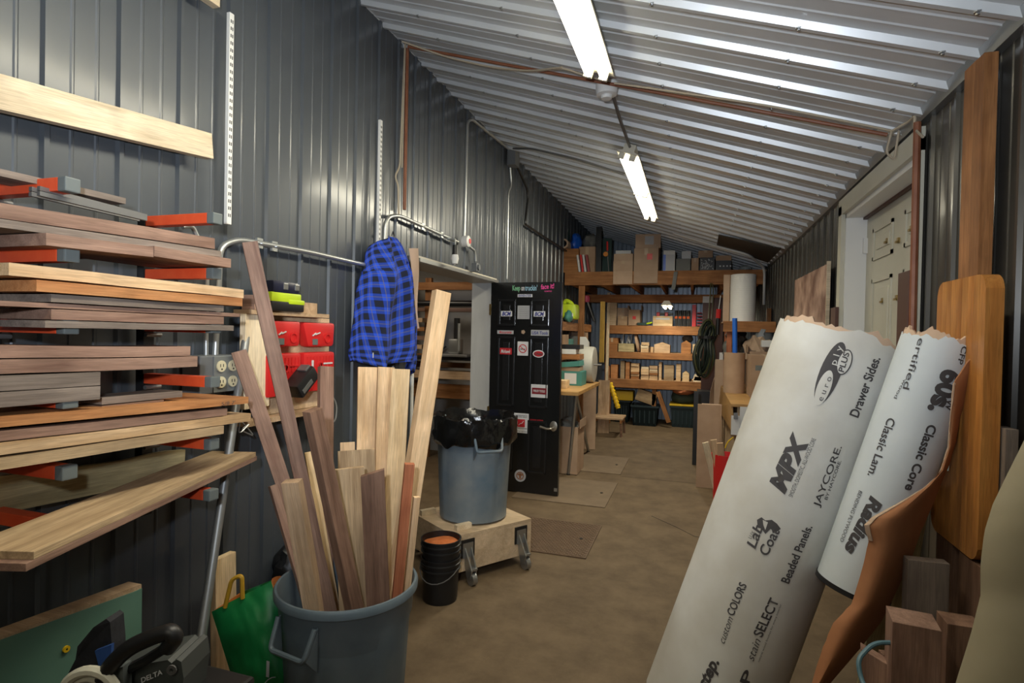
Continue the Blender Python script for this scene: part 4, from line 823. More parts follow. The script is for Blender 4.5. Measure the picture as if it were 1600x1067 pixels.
# the shelving at the back wall
YS=10.0; ZS=[.79,1.262,1.722]; xa,xb=W(950,560,Y=YS).x,W(1100,560,Y=YS).x
t=thing('storage_shelving','three-tier timber shelving along the back wall','shelving',((xa+xb)/2,YS,0))
for k,z in enumerate(ZS):
    h=.145 if k!=1 else .11
    o=board('front_rail',V((xa,YS,z-h/2)),V((xb+.0,YS,z-h/2)),(0,0,1),h,.04,fir,parent=t)
    for i in range(3): part('shelf_board',MB().box2((xa,YS+.025+i*.25,z-.02),(xb,YS+.27+i*.25,z)),tan,t)
for xx in (xa+.02,(xa+xb)/2,xb-.02):
    board('post',V((xx,YS+.06,0)),V((xx,YS+.06,.77)),(1,0,0),.07,.04,fir,parent=t)
for xx in (xa-.03,xb+.03): board('upright',V((xx,YS+.06,0)),V((xx,YS+.06,1.75)),(1,0,0),.05,.07,fir,parent=t)
o=board('brace',W(1045,660,Y=YS-.02),W(1028,612,Y=YS-.02),(1,0,0),.07,.035,fir,parent=t); 
# ---- on the mezzanine
fbx('wood_crate',(877,388,904,426),8.5,.5,ZM,fir,'orange-brown wooden crate end at the left of the mezzanine','crate')
carton((904,385,930,426),8.62,.35,ZM,'cardboard box behind the binders at the left of the mezzanine')
for i,(m_,xx) in enumerate(((paperw,906),(red,911),(paperw,915),(mat('maroon_cover',(.30,.05,.05),.5),920))):
    a,b=rect(xx,400,xx+4,425,8.5,.02,ZM); one('binder',MB().box(((0,0,.13)),(.028,.10,.26),bev=.003),m_,['white binder leaning first from the left on the mezzanine','red binder leaning beside the first white one','second white binder, between the red and maroon ones','maroon binder rightmost of the leaning four'][i],'binder','binders on the mezzanine',M=Matrix.Translation((a.x,8.53,ZM+.006))@Matrix.Rotation(R_(-9),4,'Y'))
P=W(882,380,Y=8.55); t=thing('cardboard_tube','cardboard tube lying on the wooden crate on the mezzanine','tube',P); top=rect(877,388,904,426,8.5,.5,ZM)[1].z
part('body',MB().lathe([(.05,0),(.075,0),(.075,.6),(.05,.6),(.05,0)],24,Matrix.Translation((P.x,8.48,top+.077))@Matrix.Rotation(R_(-90),4,'X')),cardl,t,smooth=True)
def blob(name,px,Y,dep,zb,m,label,cat,seed=1,amp=.25,sub=3):
    a,b=rect(*px,Y,dep,zb); c=(a+b)/2; mb=MB(); bmesh.ops.create_icosphere(mb.bm,subdivisions=sub,radius=1)
    for v in mb.bm.verts:
        n=v.co.normalized(); k=1+amp*noise.noise(n*2+V((seed,0,0)))+amp*.4*noise.noise(n*6+V((seed,3,0)))
        q=n*k; q.z=max(q.z,-.75); v.co=V((c.x+q.x*(b.x-a.x)/2,c.y+q.y*dep/2,a.z+(q.z+.75)/1.75*(b.z-a.z)))
    return one(name,mb,m,label,cat,smooth=True)
bagm=mat('grey_bag',(.16,.165,.155),.6); dkgreen=mat('dark_green_cloth',(.02,.05,.045),.7)
blob('blue_bag',(888,362,906,388),8.62,.3,top,blue,'crumpled blue bag on top of the wooden crate','bag',3)
blob('bag',(907,362,933,385),8.7,.35,rect(904,385,930,426,8.62,.35,ZM)[1].z,bagm,'grey bag on the cardboard box at the left of the mezzanine','bag',5)
one('spray_can',MB().tube([W(885,372,Y=8.85)-V((0,0,.12)),W(885,372,Y=8.85)+V((0,0,.12))],.05,12),dkgreen,'dark bottle behind the cardboard tube on the mezzanine','bottle')
one('paper_tag',MB().box(W(884,360,Y=8.78),(.07,.02,.06)),paperw,'small white tag above the blue bag','tag')
fbx('dark_sheet',(930,354,940,425),8.7,.03,ZM,black,'tall thin black panel standing on the mezzanine','panel'); fbx('dark_sheet',(941,372,956,425),8.8,.03,ZM,dkgreen,'broad dark green panel behind the red-handled tool','panel')
p=W(949,392,Y=8.55); t=thing('loppers','red-handled tool with an orange disc on the mezzanine','tool',(p.x,8.55,ZM))
part('handle',MB().tube([(p.x,8.55,p.z),(p.x-.005,8.55,p.z+.14)],.014,8),red,t,smooth=True); part('shaft',MB().tube([(p.x,8.55,p.z),(p.x+.03,8.55,ZM)],.008,6),grey,t); part('disc',MB().lathe([(0,-.01),(.036,-.01),(.036,.01),(0,.01)],16,Matrix.Translation((p.x-.02,8.53,p.z-.05))@Matrix.Rotation(R_(90),4,'X')),mat('orange_plastic',(.6,.2,.01),.5),t)
a,b=rect(958,413,988,425,8.55,.45,ZM)
carton((958,407,989,425),8.41,.45,ZM,'lowest of the stacked flat cartons on the mezzanine',cardl,flapdown=.19)
z=rect(958,407,989,425,8.41,.45,ZM)[1].z; carton((959,396,989,407),8.43,.42,z+.002,'middle of the stacked flat cartons on the mezzanine',cardl)
z2=rect(959,396,989,407,8.43,.42,z+.002)[1].z; fbx('pale_tray',(962,391,986,396),8.6,.35,z2+.002,paperw,'pale lid on top of the flat cartons on the mezzanine','lid')
carton((990,387,1029,425),8.40,.5,ZM,'large carton with a red square printed on it, on the mezzanine',cardl,mark=(.15,.62,.22,.26,red),flapdown=.18)
z=rect(990,387,1029,425,8.40,.5,ZM)[1].z; carton((991,365,1031,386),8.42,.45,z+.002,'tilted carton with a grey square print on top of the large carton',cardl,mark=(.05,.55,.35,.6,gy),rz=4)
t=fbx('picture_pack',(1036,391,1055,424),8.5,.12,ZM,paperw,'white carton with a blue side and a picture on the mezzanine edge','box'); 
a,b=rect(1036,391,1055,424,8.5,.12,ZM); par(fin('blue_side',MB().box2((a.x,8.496,a.z+.01),(a.x+.035,8.499,b.z-.06)),blue),t); par(fin('photo_print',MB().box2((a.x+.04,8.496,a.z+.01),(b.x-.01,8.499,b.z-.06)),gy),t)
fbx('dark_bundle',(1056,404,1079,425),8.5,.25,ZM,bagm,'dark grey bundle behind the strap on the mezzanine','bundle'); 
z=rect(1056,404,1079,425,8.5,.25,ZM)[1].z; fbx('white_card',(1065,392,1080,407),8.6,.02,z+.001,paperw,'white card standing on the dark grey bundle','card')
mb=MB(); mb.grid(lambda u,v: V((W(1064-4*v+6*u,0,Y=8.4).x,8.405-.01*math.sin(v*3),ZM+.01-.28*v)) if v>0 else V((W(1064+8*u,0,Y=8.4).x,8.6,ZM+.02)),3,8,thick=.006); one('strap',mb,bagm,'dark strap draped over the mezzanine beam','strap')
carton((1080,403,1092,424),8.5,.3,ZM,'small brown carton beside the grey bundle',card)
t=fbx('speckled_box',(1093,402,1117,424),8.48,.3,ZM,black,'black box with white fragments printed on it','box'); a,b=rect(1093,402,1117,424,8.48,.3,ZM)
mb=MB()
for i in range(40):
    x=random.uniform(a.x+.02,b.x-.02); z=random.uniform(a.z+.02,b.z-.03); mb.box((0,0,0),(random.uniform(.008,.03),.002,.006),Matrix.Translation((x,8.478,z))@Matrix.Rotation(random.uniform(0,3),4,'Y'))
o=fin('white_fragments',mb,paperw); par(o,t); o['kind']='stuff'
carton((1091,391,1114,402),8.52,.25,b.z+.002,'shallow brown carton on the speckled black box',card)
t=fbx('black_box',(1118,399,1143,424),8.48,.3,ZM,black,'black box with a row of white dots','box'); a,b=rect(1118,399,1143,424,8.48,.3,ZM)
for i in range(4): par(fin('white_dot',MB().box((a.x+.06+i*.045,8.478,a.z+.06),(.02,.002,.02)),paperw),t)
par(fin('brown_lid',MB().box2((a.x,8.476,b.z-.07),(b.x,8.479,b.z)),card),t)
blob('pale_bag',(1155,413,1176,424),8.5,.2,ZM,mat('pale_blue_film',(.35,.40,.42),.4),'pale blue film bag at the right end of the mezzanine','bag',9)
# ---- hanging/standing under the mezzanine
board('yellow_level',V((W(939,600,Y=8.9).x,8.9,1.12)),V((W(939,600,Y=8.9).x,8.9,W(939,471,Y=8.9).z)),(1,0,0),.07,.03,wood('yellow_board',(.50,.30,.05),(.66,.42,.10)),'tall yellow board standing beside the white reel','board')
board('pale_board',V((W(948,600,Y=9.9).x,9.9,0)),V((W(948,600,Y=9.9).x,9.9,W(948,457,Y=9.9).z)),(1,0,0),.045,.03,pinew,'thin pale upright board left of the back shelving','board')
# top tier
Z=ZS[2]; Y=10.06
fbx('plywood_piece',(950,468,964,508),Y,.03,Z,ply,'tall tan panel standing at the left of the top shelf','panel')
carton((964,481,983,508),Y+.1,.4,Z,'left carton on the top shelf of the back shelving',cardl); carton((965,494,980,508),Y-.03,.12,Z,'small tan carton in front of the left carton on the top shelf',tan)
carton((982,484,1000,508),Y,.4,Z,'open carton with a red mark on the top shelf of the back shelving',card,openf=True,mark=(0,.5,.3,.2,red))
t=thing('hand_tool','small dark green hand tool lying on the top shelf','tool',(W(1003,507,Y=Y).x,Y,Z))
xx=W(1003,507,Y=Y).x; part('body',MB().box((xx,Y,Z+.03),(.16,.06,.045),bev=.01),dkgreen,t); part('handle',MB().tube([(xx+.06,Y,Z+.03),(xx+.17,Y-.01,Z+.06)],.015,8),lime,t,smooth=True)
t=fbx('wooden_box',(1020,494,1051,510),Y,.25,Z,pine,'pale wooden box with printing, carrying red clamps, on the top shelf','box'); a,b=rect(1020,494,1051,510,Y,.25,Z); par(fin('printed_strip',MB().box2((a.x+.05,Y-.002,b.z-.06),(b.x-.05,Y-.001,b.z-.03)),gy),t)
for i,xx in enumerate((1028,1041)):
    p=W(xx,489,Y=Y); t=thing('red_clamp','red clamp on the pale wooden box, '+('left' if i==0 else 'right')+' one','clamp',(p.x,Y+.08,b.z),'red clamps')
    part('body',MB().box((p.x,Y+.08,b.z+.035),(.055,.05,.07),bev=.01),red,t); part('jaw',MB().box((p.x+.06,Y+.08,b.z+.045),(.09,.03,.03),bev=.006),black,t)
a,b=rect(1053,485,1079,511,Y,.12,Z)
for i in range(4):
    x=a.x+(i+.5)*(b.x-a.x)/4; t=thing('caulking_gun',ordn(i)+' black and red tool from the left in the top shelf row','tool',(x,Y,Z),'row of black and red tools')
    part('barrel',MB().tube([(x,Y+.03,Z),(x,Y+.03,b.z)],.024,10),black,t,smooth=True); part('band',MB().tube([(x,Y+.03,Z+.13),(x,Y+.03,Z+.17)],.027,10),mat('orange_band',(.7,.12,.02),.5),t); part('rail',MB().tube([(x+.027,Y,Z),(x+.027,Y,b.z+.01)],.005,5),grey,t)
fbx('red_level',(1081,476,1088,511),Y,.05,Z,red,'tall red level standing on the top shelf','level')
for i in range(5): fbx('red_tray',(1089,489+4.4*i,1097,493+4.4*i),Y,.3,Z+.012+.052*(4-i),mat('maroon_plastic',(.28,.03,.05),.5),ordn(i)+' maroon tray from the top of the stack on the top shelf','tray','maroon trays')
# middle tier
Z=ZS[1]
t=carton((947,528,965,552),Y,.4,Z,'brown-stained carton at the left of the middle shelf',fir)
t=carton((966,537,991,552),Y,.35,Z,'open box of white rods on the middle shelf',olive,openf=True)
a,b=rect(966,537,991,552,Y,.35,Z)
for i in range(7):
    x=a.x+.04+i*(b.x-a.x-.08)/6; h=random.uniform(.15,.34); one('white_rod',MB().tube([(x,Y+.15,Z+.01),(x+random.uniform(-.08,.08),Y+.15+random.uniform(-.05,.05),Z+h)],.011,6),paperw,ordn(i)+' white rod from the left in the open box on the middle shelf','rod','white rods')
p=W(994,540,Y=Y); one('sanding_disc',MB().lathe([(0,-.02),(.165,-.02),(.165,.02),(0,.02)],28,Matrix.Translation((p.x+.01,Y+.12,Z+.166))@Matrix.Rotation(R_(78),4,'Y')),card,'brown disc standing on edge on the middle shelf','disc',smooth=True)
for k,(px,m_,lab) in enumerate((((1001,544,1013,552),maple,'lowest pale block of the small stack on the middle shelf'),((1001,539,1013,544),pinew,'second pale block of the small stack on the middle shelf'),((1002,535,1014,539),maple,'top pale block of the small stack on the middle shelf'))):
    fbx('wood_block',px,Y,.12,Z+[0,.062,.112][k]+.001,m_,lab,'block')
def gable(px,Y,dep,zb,m,label):
    a,b=rect(*px,Y,dep,zb); mx=(a.x+b.x)/2; h=b.z-a.z; return one('wood_block',MB().prism([(a.x,Y,a.z),(b.x,Y,a.z),(b.x,Y,a.z+h*.75),(mx,Y,b.z),(a.x,Y,a.z+h*.78)],(0,dep,0)),m,label,'block')
gable((1022,535,1047,553),Y,.2,Z,tan,'brown gabled block in the middle of the middle shelf'); gable((1064,532,1080,554),Y,.2,Z,fir,'orange-brown gabled box right on the middle shelf')
fbx('wood_block',(1082,538,1099,554),Y,.2,Z,pine,'yellow block at the right end of the middle shelf','block')
fbx('wood_block',(1015,542,1021,552),Y+.05,.1,Z,maple,'small pale offcut leaning on the gabled block','block',rz=20)
blob('dark_jug',(1066,523,1082,533),Y+.22,.2,Z+.2,bagm,'dark container behind the orange-brown gabled box','container',4)
# bottom tier: blocks of wood
Z=ZS[0]; random.seed(11); px0=953; woods=[tan,walnut,maple,fir,hick,pinew,cherry]; n=0
cols=[(943,953,570,590),(954,964,566,591),(969,976,565,592),(977,984,566,593),(985,1000,567,594),(1029,1029+2,573,595)]
for ii,(xA,xB,yt,yb_) in enumerate([(945,953,572,590),(954,965,570,591),(969,976,564,592),(977,984,566,593)]):
    fbx('wood_block',(xA,yt,xB,yb_),Y,.22,Z,random.choice(woods),ordn(ii)+' wood block from the left end of the bottom shelf','block','dark blocks left on the bottom shelf')
for xA,xB,yb_ in ((985,999,594),(1001,1014,594),(1014,1028,594)):
    a,b=rect(xA,568,xB,yb_,Y,.2,Z); n=0; z=Z+.001; top_=b.z-(0 if xA<1000 else .06)
    while z<top_-.02:
        h=random.uniform(.03,.055); m_=random.choice([maple,tan,pinew,fir,maple]); ww=(b.x-a.x)*random.uniform(.93,1.0); one('stacked_offcut',MB().box((0,0,0),(ww,.18,h),bev=.002),m_,ordn(n)+' offcut from the bottom in the '+{985:'left',1001:'middle',1014:'right'}[xA]+' end-on stack on the bottom shelf','offcut','stacked offcuts on the bottom shelf',M=Matrix.Translation(((a.x+b.x)/2,Y+.1+random.uniform(-.02,.02),z+h/2))); z+=h+.002; n+=1
fbx('wood_block',(1002,562,1010,568),Y+.02,.1,Z+.265,cherry,'reddish block on top of the offcut stack','block') if 0 else None
fbx('upright_board',(1029,566,1034,595),Y,.2,Z,maple,'pale board on edge between the offcut stacks and the striped blocks','board')
fbx('wood_block',(1037,571,1053,596),Y,.2,Z,hick,'wide striped block on the bottom shelf','block'); fbx('wood_block',(1056,569,1064,597),Y,.2,Z,maple,'tall striped block right of the wide striped one','block'); gable((1066,580,1077,597),Y,.2,Z,pine,'small notched pale block at the right of the bottom shelf')
p=W(1082,590,Y=Y); one('stick_offcut',MB().tube([(p.x,Y,Z+.02),(p.x+.12,Y+.1,Z+.16)],.02,6),tan,'short stick leaning at the right end of the bottom shelf','stick')
for i in range(3): fbx('flat_board',(1083+i,592-3*i,1103-i,595-3*i),Y-.05,.3,Z+.001+i*.025,pinew,['lowest flat board under the hanging cable coil','middle flat board under the hanging cable coil','top flat board under the hanging cable coil'][i],'board')
# ---- under the shelving
binm=mat('dark_teal_bin',(.008,.022,.026),.45)
def tote(px,Y,dep,label,lid=None):
    a,b=rect(*px,Y,dep,0); t=thing('storage_tote',label,'bin',((a.x+b.x)/2,Y+dep/2,0)); x0,x1,h=a.x,b.x,b.z
    k=.03; mb=MB(); v=[mb.bm.verts.new(q) for q in ((x0+k,Y+k,0),(x1-k,Y+k,0),(x1-k,Y+dep-k,0),(x0+k,Y+dep-k,0),(x0,Y,h),(x1,Y,h),(x1,Y+dep,h),(x0,Y+dep,h))]
    for f in ((0,3,2,1),(0,1,5,4),(1,2,6,5),(2,3,7,6),(3,0,4,7)): mb.bm.faces.new([v[i] for i in f])
    mb.bm.faces.new([v[i] for i in (4,5,6,7)]) if lid else None
    if not lid: bmesh.ops.solidify(mb.bm,geom=mb.bm.faces[:],thickness=.006)
    part('body',mb,binm,t); mb=MB()
    for (p,q) in (((x0-.015,Y-.015),(x1+.015,Y+.0)),((x0-.015,Y+dep),(x1+.015,Y+dep+.015)),((x0-.015,Y),(x0,Y+dep)),((x1,Y),(x1+.015,Y+dep))): mb.box2((p[0],p[1],h-.03),(q[0],q[1],h+.002))
    part('rim',mb,binm,t); 
    mb=MB()
    for i in range(5): x=x0+.06+i*(x1-x0-.12)/4; mb.box((x,Y+.008,h*.45),(.02,.014,h*.6))
    part('ribs',mb,binm,t,kind='stuff')
    if lid: part('lid',MB().box2((x0-.02,Y-.02,h+.003),(x1+.02,Y+dep+.02,h+.035),bev=.008),lid,t)
    return t,h,x0,x1
t1,h1,xA,xB=tote((986,635,1028,666),9.98,.42,'dark tote holding a block of wood under the back shelving')
one('wood_chunk',MB().box((0,0,0),(.34,.16,.20),bev=.004),hick,'squared chunk of streaked wood tilted in the dark tote','block',M=Matrix.Translation((W(1010,618,Y=10.1).x,10.12,W(1010,620,Y=10.1).z+.0))@Matrix.Rotation(R_(17),4,'Y'))
t2,h2,xC,xD=tote((1047,636,1086,664),10.1,.42,'dark tote with a yellow lid under the right end of the back shelving',yel)
blob('tool_bag',(1048,607,1088,632),10.12,.35,h2+.036,mat('green_canvas',(.05,.07,.05),.8),'green canvas tool bag on the yellow-lidded tote','bag',6,.12)
blob('orange_flap',(1050,604,1086,616),9.98,.36,h2+.20,mat('orange_canvas',(.42,.13,.05),.8),'orange cloth flap lying over the green tool bag','cloth',8,.15)
t3,h3,x0_,x1_=tote((958,626,984,650),10.25,.4,'black tote behind the wooden stool under the shelving')
one('yellow_case',MB().box2((x0_+.0,10.2,h3+.004),(x1_+.06,10.5,h3+.17),bev=.015),yel,'yellow plastic case on the black tote under the shelving','case')
def stl(n):
    p0=W(953,598,Y=9.4); p1=W(966,638,Y=9.35); t=thing('yellow_post','tall ribbed yellow plastic post leaning behind the slatted stool','post',(p1.x,9.35,p1.z))
    part('body',MB().tube([p1,p0],.035,10),yel,t,smooth=True)
    for i in range(7): q=p1.lerp(p0,(i+.5)/7); part('ring',MB().tube([q,q+(p0-p1).normalized()*.025],.044,10),yel,t)
stl(0)
p=W(955,672,Z=0); zt=.27; cx_,cy_=p.x+.02,8.95
t=thing('slatted_stool','low brown wooden stool with a slatted top near the left shelving','stool',(cx_,cy_,0))
for i in range(4): part('slat',MB().box((cx_,cy_-.18+i*.12,zt),(.46,.085,.03),bev=.006),tan,t)
for s in (-1,1): part('rail',MB().box((cx_+s*.2,cy_,zt-.04),(.03,.44,.05)),fir,t)
for sx_ in (-1,1):
    for sy_ in (-1,1): part('leg',MB().tube([(cx_+sx_*.2,cy_+sy_*.19,zt-.05),(cx_+sx_*.21,cy_+sy_*.2,0)],.018,8),walnutd,t)
# ================================================================ RIGHT SIDE OF THE BACK
t=thing('timber_shelf','timber shelf on the right wall carrying the big white roll','shelf',(.6,7.8,1.72))
xl=W(1130,505,Y=7.5).x; zt=W(1150,501,Y=7.5).z-.006
part('shelf_board',MB().box2((xl,7.5,zt-.02),(.925,8.2,zt)),fir,t); board('front_rail',V((xl,7.48,zt-.07)),V((.925,7.48,zt-.07)),(0,0,1),.12,.035,fir,parent=t)
for yy in (7.56,8.15): board('post',V((.41,yy,.901)),V((.41,yy,zt-.021)),(1,0,0),.06,.05,padauk,parent=t)
a,b=rect(1141,427,1184,500,7.6,.3,zt); r_=(b.x-a.x)/2; cx=(a.x+b.x)/2
t=thing('foam_roll','big white foam roll standing on the timber shelf at the right','roll',(cx,7.6+r_,zt)); T_=Matrix.Translation((cx,7.6+r_,zt+.001))
mb=MB(); H_=b.z-zt; pr=[(.05,0)]; 
for i in range(26): pr+=[(r_-.0015,H_*i/26),(r_,H_*(i+.3)/26),(r_,H_*(i+.8)/26)]
pr+=[(r_-.01,H_),(.05,H_+.004),(.05,0)]
part('wound_foam',MB().lathe(pr,40,T_),white,t,smooth=True); part('core',MB().lathe([(.04,0),(.05,0),(.05,H_+.006),(.04,H_+.006),(.04,0)],20,T_),card,t)
fbx('tan_board',(1129,429,1141,505),7.78,.03,zt,cardl,'tan board standing just left of the big white roll','board')
# cable coil
t=thing('cable_coil','big dark coil of extension cables hanging from the mezzanine','cable',(W(1105,470,Y=8.3).x,8.3,2.28)); random.seed(5)
cm=mat('dark_green_cord',(.012,.022,.016),.5); cm2=mat('olive_cord',(.06,.065,.02),.55); x0=W(1104,470,Y=8.3).x; zt_=W(1108,500,Y=8.3).z; zb_=W(1103,590,Y=8.3).z
for i in range(16):
    w1=random.uniform(.04,.12); cxx=x0+random.uniform(-.05,.03); zz=zb_+random.uniform(0,.12); zu=zt_-random.uniform(-.02,.08); yy=8.3+random.uniform(-.07,.07); P=[]
    for k in range(20):
        a=2*math.pi*k/20; sq=1-.45*math.exp(-((math.sin(a)-.25)/.25)**2); P.append((cxx+.06*(1 if math.sin(a)>0 else -.3)*abs(math.sin(a))+w1*math.cos(a)*sq,yy+.02*math.sin(3*a),(zu+zz)/2+(zu-zz)/2*math.sin(a)))
    part('cord_loop',MB().tube(P,.012,6,closed=True),cm if i%4 else cm2,t,smooth=True)
part('tie',MB().lathe([(.11,-.02),(.115,-.02),(.115,.02),(.11,.02)],16,Matrix.Translation((x0+.02,8.3,(zt_*.7+zb_*.3)))),black,t)
part('hanger',MB().tube([(x0+.03,8.3,zt_-.02),(x0+.05,8.36,2.20),(x0+.05,8.415,2.30)],.008,6).tube([(x0+.07,8.3,zt_-.02),(x0+.09,8.36,2.20),(x0+.07,8.415,2.30)],.006,6),cm2,t,smooth=True)
fbx('brown_board',(1096,465,1131,560),9.3,.03,0,brownp,'dark brown panel standing behind the hanging cable coil','panel')
one('paper_notice',MB().box2((W(1098,465,Y=9.28).x,9.27,W(1098,473,Y=9.28).z),(W(1113,465,Y=9.28).x,9.285,W(1098,463,Y=9.28).z)),paperw,'white and red notice on the brown panel behind the cable coil','notice')
P=W(1126,462,Y=8.2); Q=W(1123,483,Y=8.2); R2=W(1122,497,Y=8.2); S2=W(1121,523,Y=8.2)
t=thing('grease_gun','black and red hand tool with a thin rod hanging right of the cable coil','tool',S2)
part('rod',MB().tube([P,Q],.006,6),paperw,t); part('collar',MB().tube([Q,R2],.032,10),red,t); part('barrel',MB().tube([R2,S2],.026,10),black,t,smooth=True); part('hook_wire',MB().tube([P,P+V((.02,.2,.06))],.004,5),grey,t)
# cabinet
CX,CY0,CY1,CZ=.355,5.96,8.62,.90
t=thing('wooden_cabinet','long orange-topped wooden cabinet against the right wall behind the rolls','cabinet',(.64,7.3,0))
b=part('top',MB().box2((CX,CY0-.02,CZ-.03),(.925,CY1,CZ),bev=.004),chest,t)
part('carcass',MB().box2((CX+.06,CY0+.02,.06),(.92,CY1-.02,CZ-.031)),ply,t); part('plinth',MB().box2((CX+.1,CY0+.06,0),(.9,CY1-.06,.06)),brownp,t)
part('drop_leaf',MB().prism([(CX-.002,CY0,CZ-.001),(CX-.004,CY1-.1,CZ-.001),(CX-.03,CY1-.1,CZ-.34),(CX+.01,CY0,CZ-.27)],(.02,0,0)),chest,t)
for i in range(3):
    d=part('drawer',MB().box2((CX+.09,CY0-.0,.10+i*.26),(.90,CY0+.02,.33+i*.26),bev=.003),ply,t); part('knob',MB().lathe([(.012,0),(.018,.02),(0,.025)],12,Matrix.Translation((CX+.3,CY0,.22+i*.26))@Matrix.Rotation(R_(90),4,'X')),tan,d,smooth=True)
a,b=rect(1155,637,1185,690,5.93,.02); t=thing('blue_pack','blue and white pack hanging on the cabinet front','pack',(a.x,5.93,a.z)); part('white_part',MB().box2((a.x,5.935,a.z),(b.x,5.95,b.z)),paperw,t); part('blue_part',MB().prism([(a.x,5.93,a.z),(b.x,5.93,a.z),(b.x,5.93,b.z-.06),(a.x+.05,5.93,b.z-.12),(a.x,5.93,b.z-.20)],(0,.005,0)),blue,t)
a,b=rect(1142,650,1156,679,5.90,.01); t=thing('clipboard','small white clipboard hanging on the near corner of the cabinet','clipboard',(a.x,5.9,a.z)); part('sheet',MB().box2((a.x,5.90,a.z),(b.x,5.912,b.z)),paperw,t); part('clip',MB().box2((a.x+.02,5.885,b.z-.03),(b.x-.02,5.90,b.z+.03)),steeld,t)
one('yellow_wire',MB().tube(bend([W(1146,683,Y=5.9),W(1137,690,Y=5.9),W(1133,700,Y=5.9)],.05),.006,6),yel,'short yellow wire below the clipboard on the cabinet','wire',smooth=True)
# things on the cabinet
a,b=rect(1131,552,1166,600,7.05,.3,CZ); r_=(b.x-a.x)/2; kx=(a.x+b.x)/2; ky=7.05+r_
t=thing('kraft_tube','wide open brown cardboard tube standing on the cabinet','tube',(kx,ky,CZ)); hK=b.z-CZ
part('body',MB().lathe([(r_-.012,0),(r_,0),(r_,hK),(r_-.012,hK),(r_-.012,0)],36,Matrix.Translation((kx,ky,CZ+.001))),card,t,smooth=True)
P=W(1148,497,Y=ky); one('blue_tube',MB().tube([(kx+.02,ky+.05,CZ+.02),(P.x,ky,P.z)],.028,14),mat('bright_blue',(.02,.14,.62),.4),'bright blue tube sticking up out of the kraft tube','tube',smooth=True)
carton((1170,550,1214,600),7.3,.5,CZ,'large open carton right of the kraft tube on the cabinet',card,openf=True)
carton((1172,556,1225,596),6.7,.45,CZ,'carton with a dark blue print half hidden behind the big roll',card,mark=(-.15,.7,.4,.12,cap))
blob('plastic_bag',(1176,504,1216,528),7.45,.35,1.40,mat('hazy_plastic',(.16,.17,.18),.35),'hazy plastic bag on top of the cartons at the right','bag',12,.25)
blob('paper_heap',(1165,524,1212,552),7.35,.4,1.26,cardl,'crumpled brown paper on the cartons at the right','paper',21,.35)
blob('dark_cloth',(1136,513,1170,530),7.6,.3,1.43,black,'black crumpled cloth under the big white roll','cloth',31,.35)
blob('white_cloth',(1130,530,1160,548),7.7,.3,1.32,bagm,'grey-white rag at the rim of the kraft tube','cloth',33,.35)
fbx('blue_box',(1190,532,1212,542),7.25,.1,W(1190,542,Y=7.25).z,paperw,'small white and blue box beside the hazy plastic bag','box')
fbx('glue_bottle',(1124,551,1130,562),8.2,.06,W(1124,562,Y=8.2).z,paperw,'small white bottle with a red top beside the kraft tube','bottle')
one('bottle_shelf',MB().box2((W(1118,562,Y=8.2).x,8.15,0),(W(1131,562,Y=8.2).x,8.4,W(1124,562,Y=8.2).z-.001)),cardl,'narrow brown carton standing behind the kraft tube','box')
mb=MB(); cv=[(1141,562),(1128,572),(1116,590),(1110,612),(1108,640),(1108,668)]
def curv(u,v):
    k=u*(len(cv)-1); i=min(int(k),len(cv)-2); f=k-i; x=cv[i][0]*(1-f)+cv[i+1][0]*f; y=cv[i][1]*(1-f)+cv[i+1][1]*f; p=W(x,y,Y=8.75); return V((p.x+.34*v*(.3+.7*u),8.75+.06*v,p.z if u<1 else .0))
mb.grid(curv,24,3,thick=.012); one('bent_plywood',mb,card,'curved brown plywood sheet standing behind the cabinet corner','sheet',smooth=True)
fbx('cardboard_sheet',(1087,633,1126,762),6.15,.02,0,card,'brown cardboard sheet standing at the left side of the cabinet, front one','cardboard'); fbx('black_board',(1082,612,1092,698),7.2,.03,0,black,'narrow black board behind the cardboard sheets','board')
fbx('cardboard_sheet',(1094,632,1128,735),6.6,.02,0,cardl,'paler cardboard sheet behind the front one at the cabinet','cardboard')
fbx('dark_cabinet',(1088,612,1110,665),9.0,.4,0,black,'dark box under the cable coil','box')
p=W(1128,700,Y=5.45); t=thing('red_bin','red bin holding pale wood strips before the cabinet','bin',(p.x+.06,5.45,0)); cx=p.x+.03
part('body',MB().lathe([(0,0),(.09,0),(.12,.50),(.11,.50),(.082,.01),(0,.01)],24,Matrix.Translation((cx,5.45,0))),red,t,smooth=True)
for i,(px,py,m_) in enumerate(((1099,691,pinew),(1112,687,maple),(1122,692,tan))):
    tp=W(px+3,py,Y=5.38-.02*i); board('wood_strip',V((cx-.03+.025*i,5.45,.02)),tp,(1,.2,0),.055,.018,m_,['leftmost of the pale strips in the red bin','middle strip in the red bin','right strip in the red bin'][i],'strip','strips in the red bin')
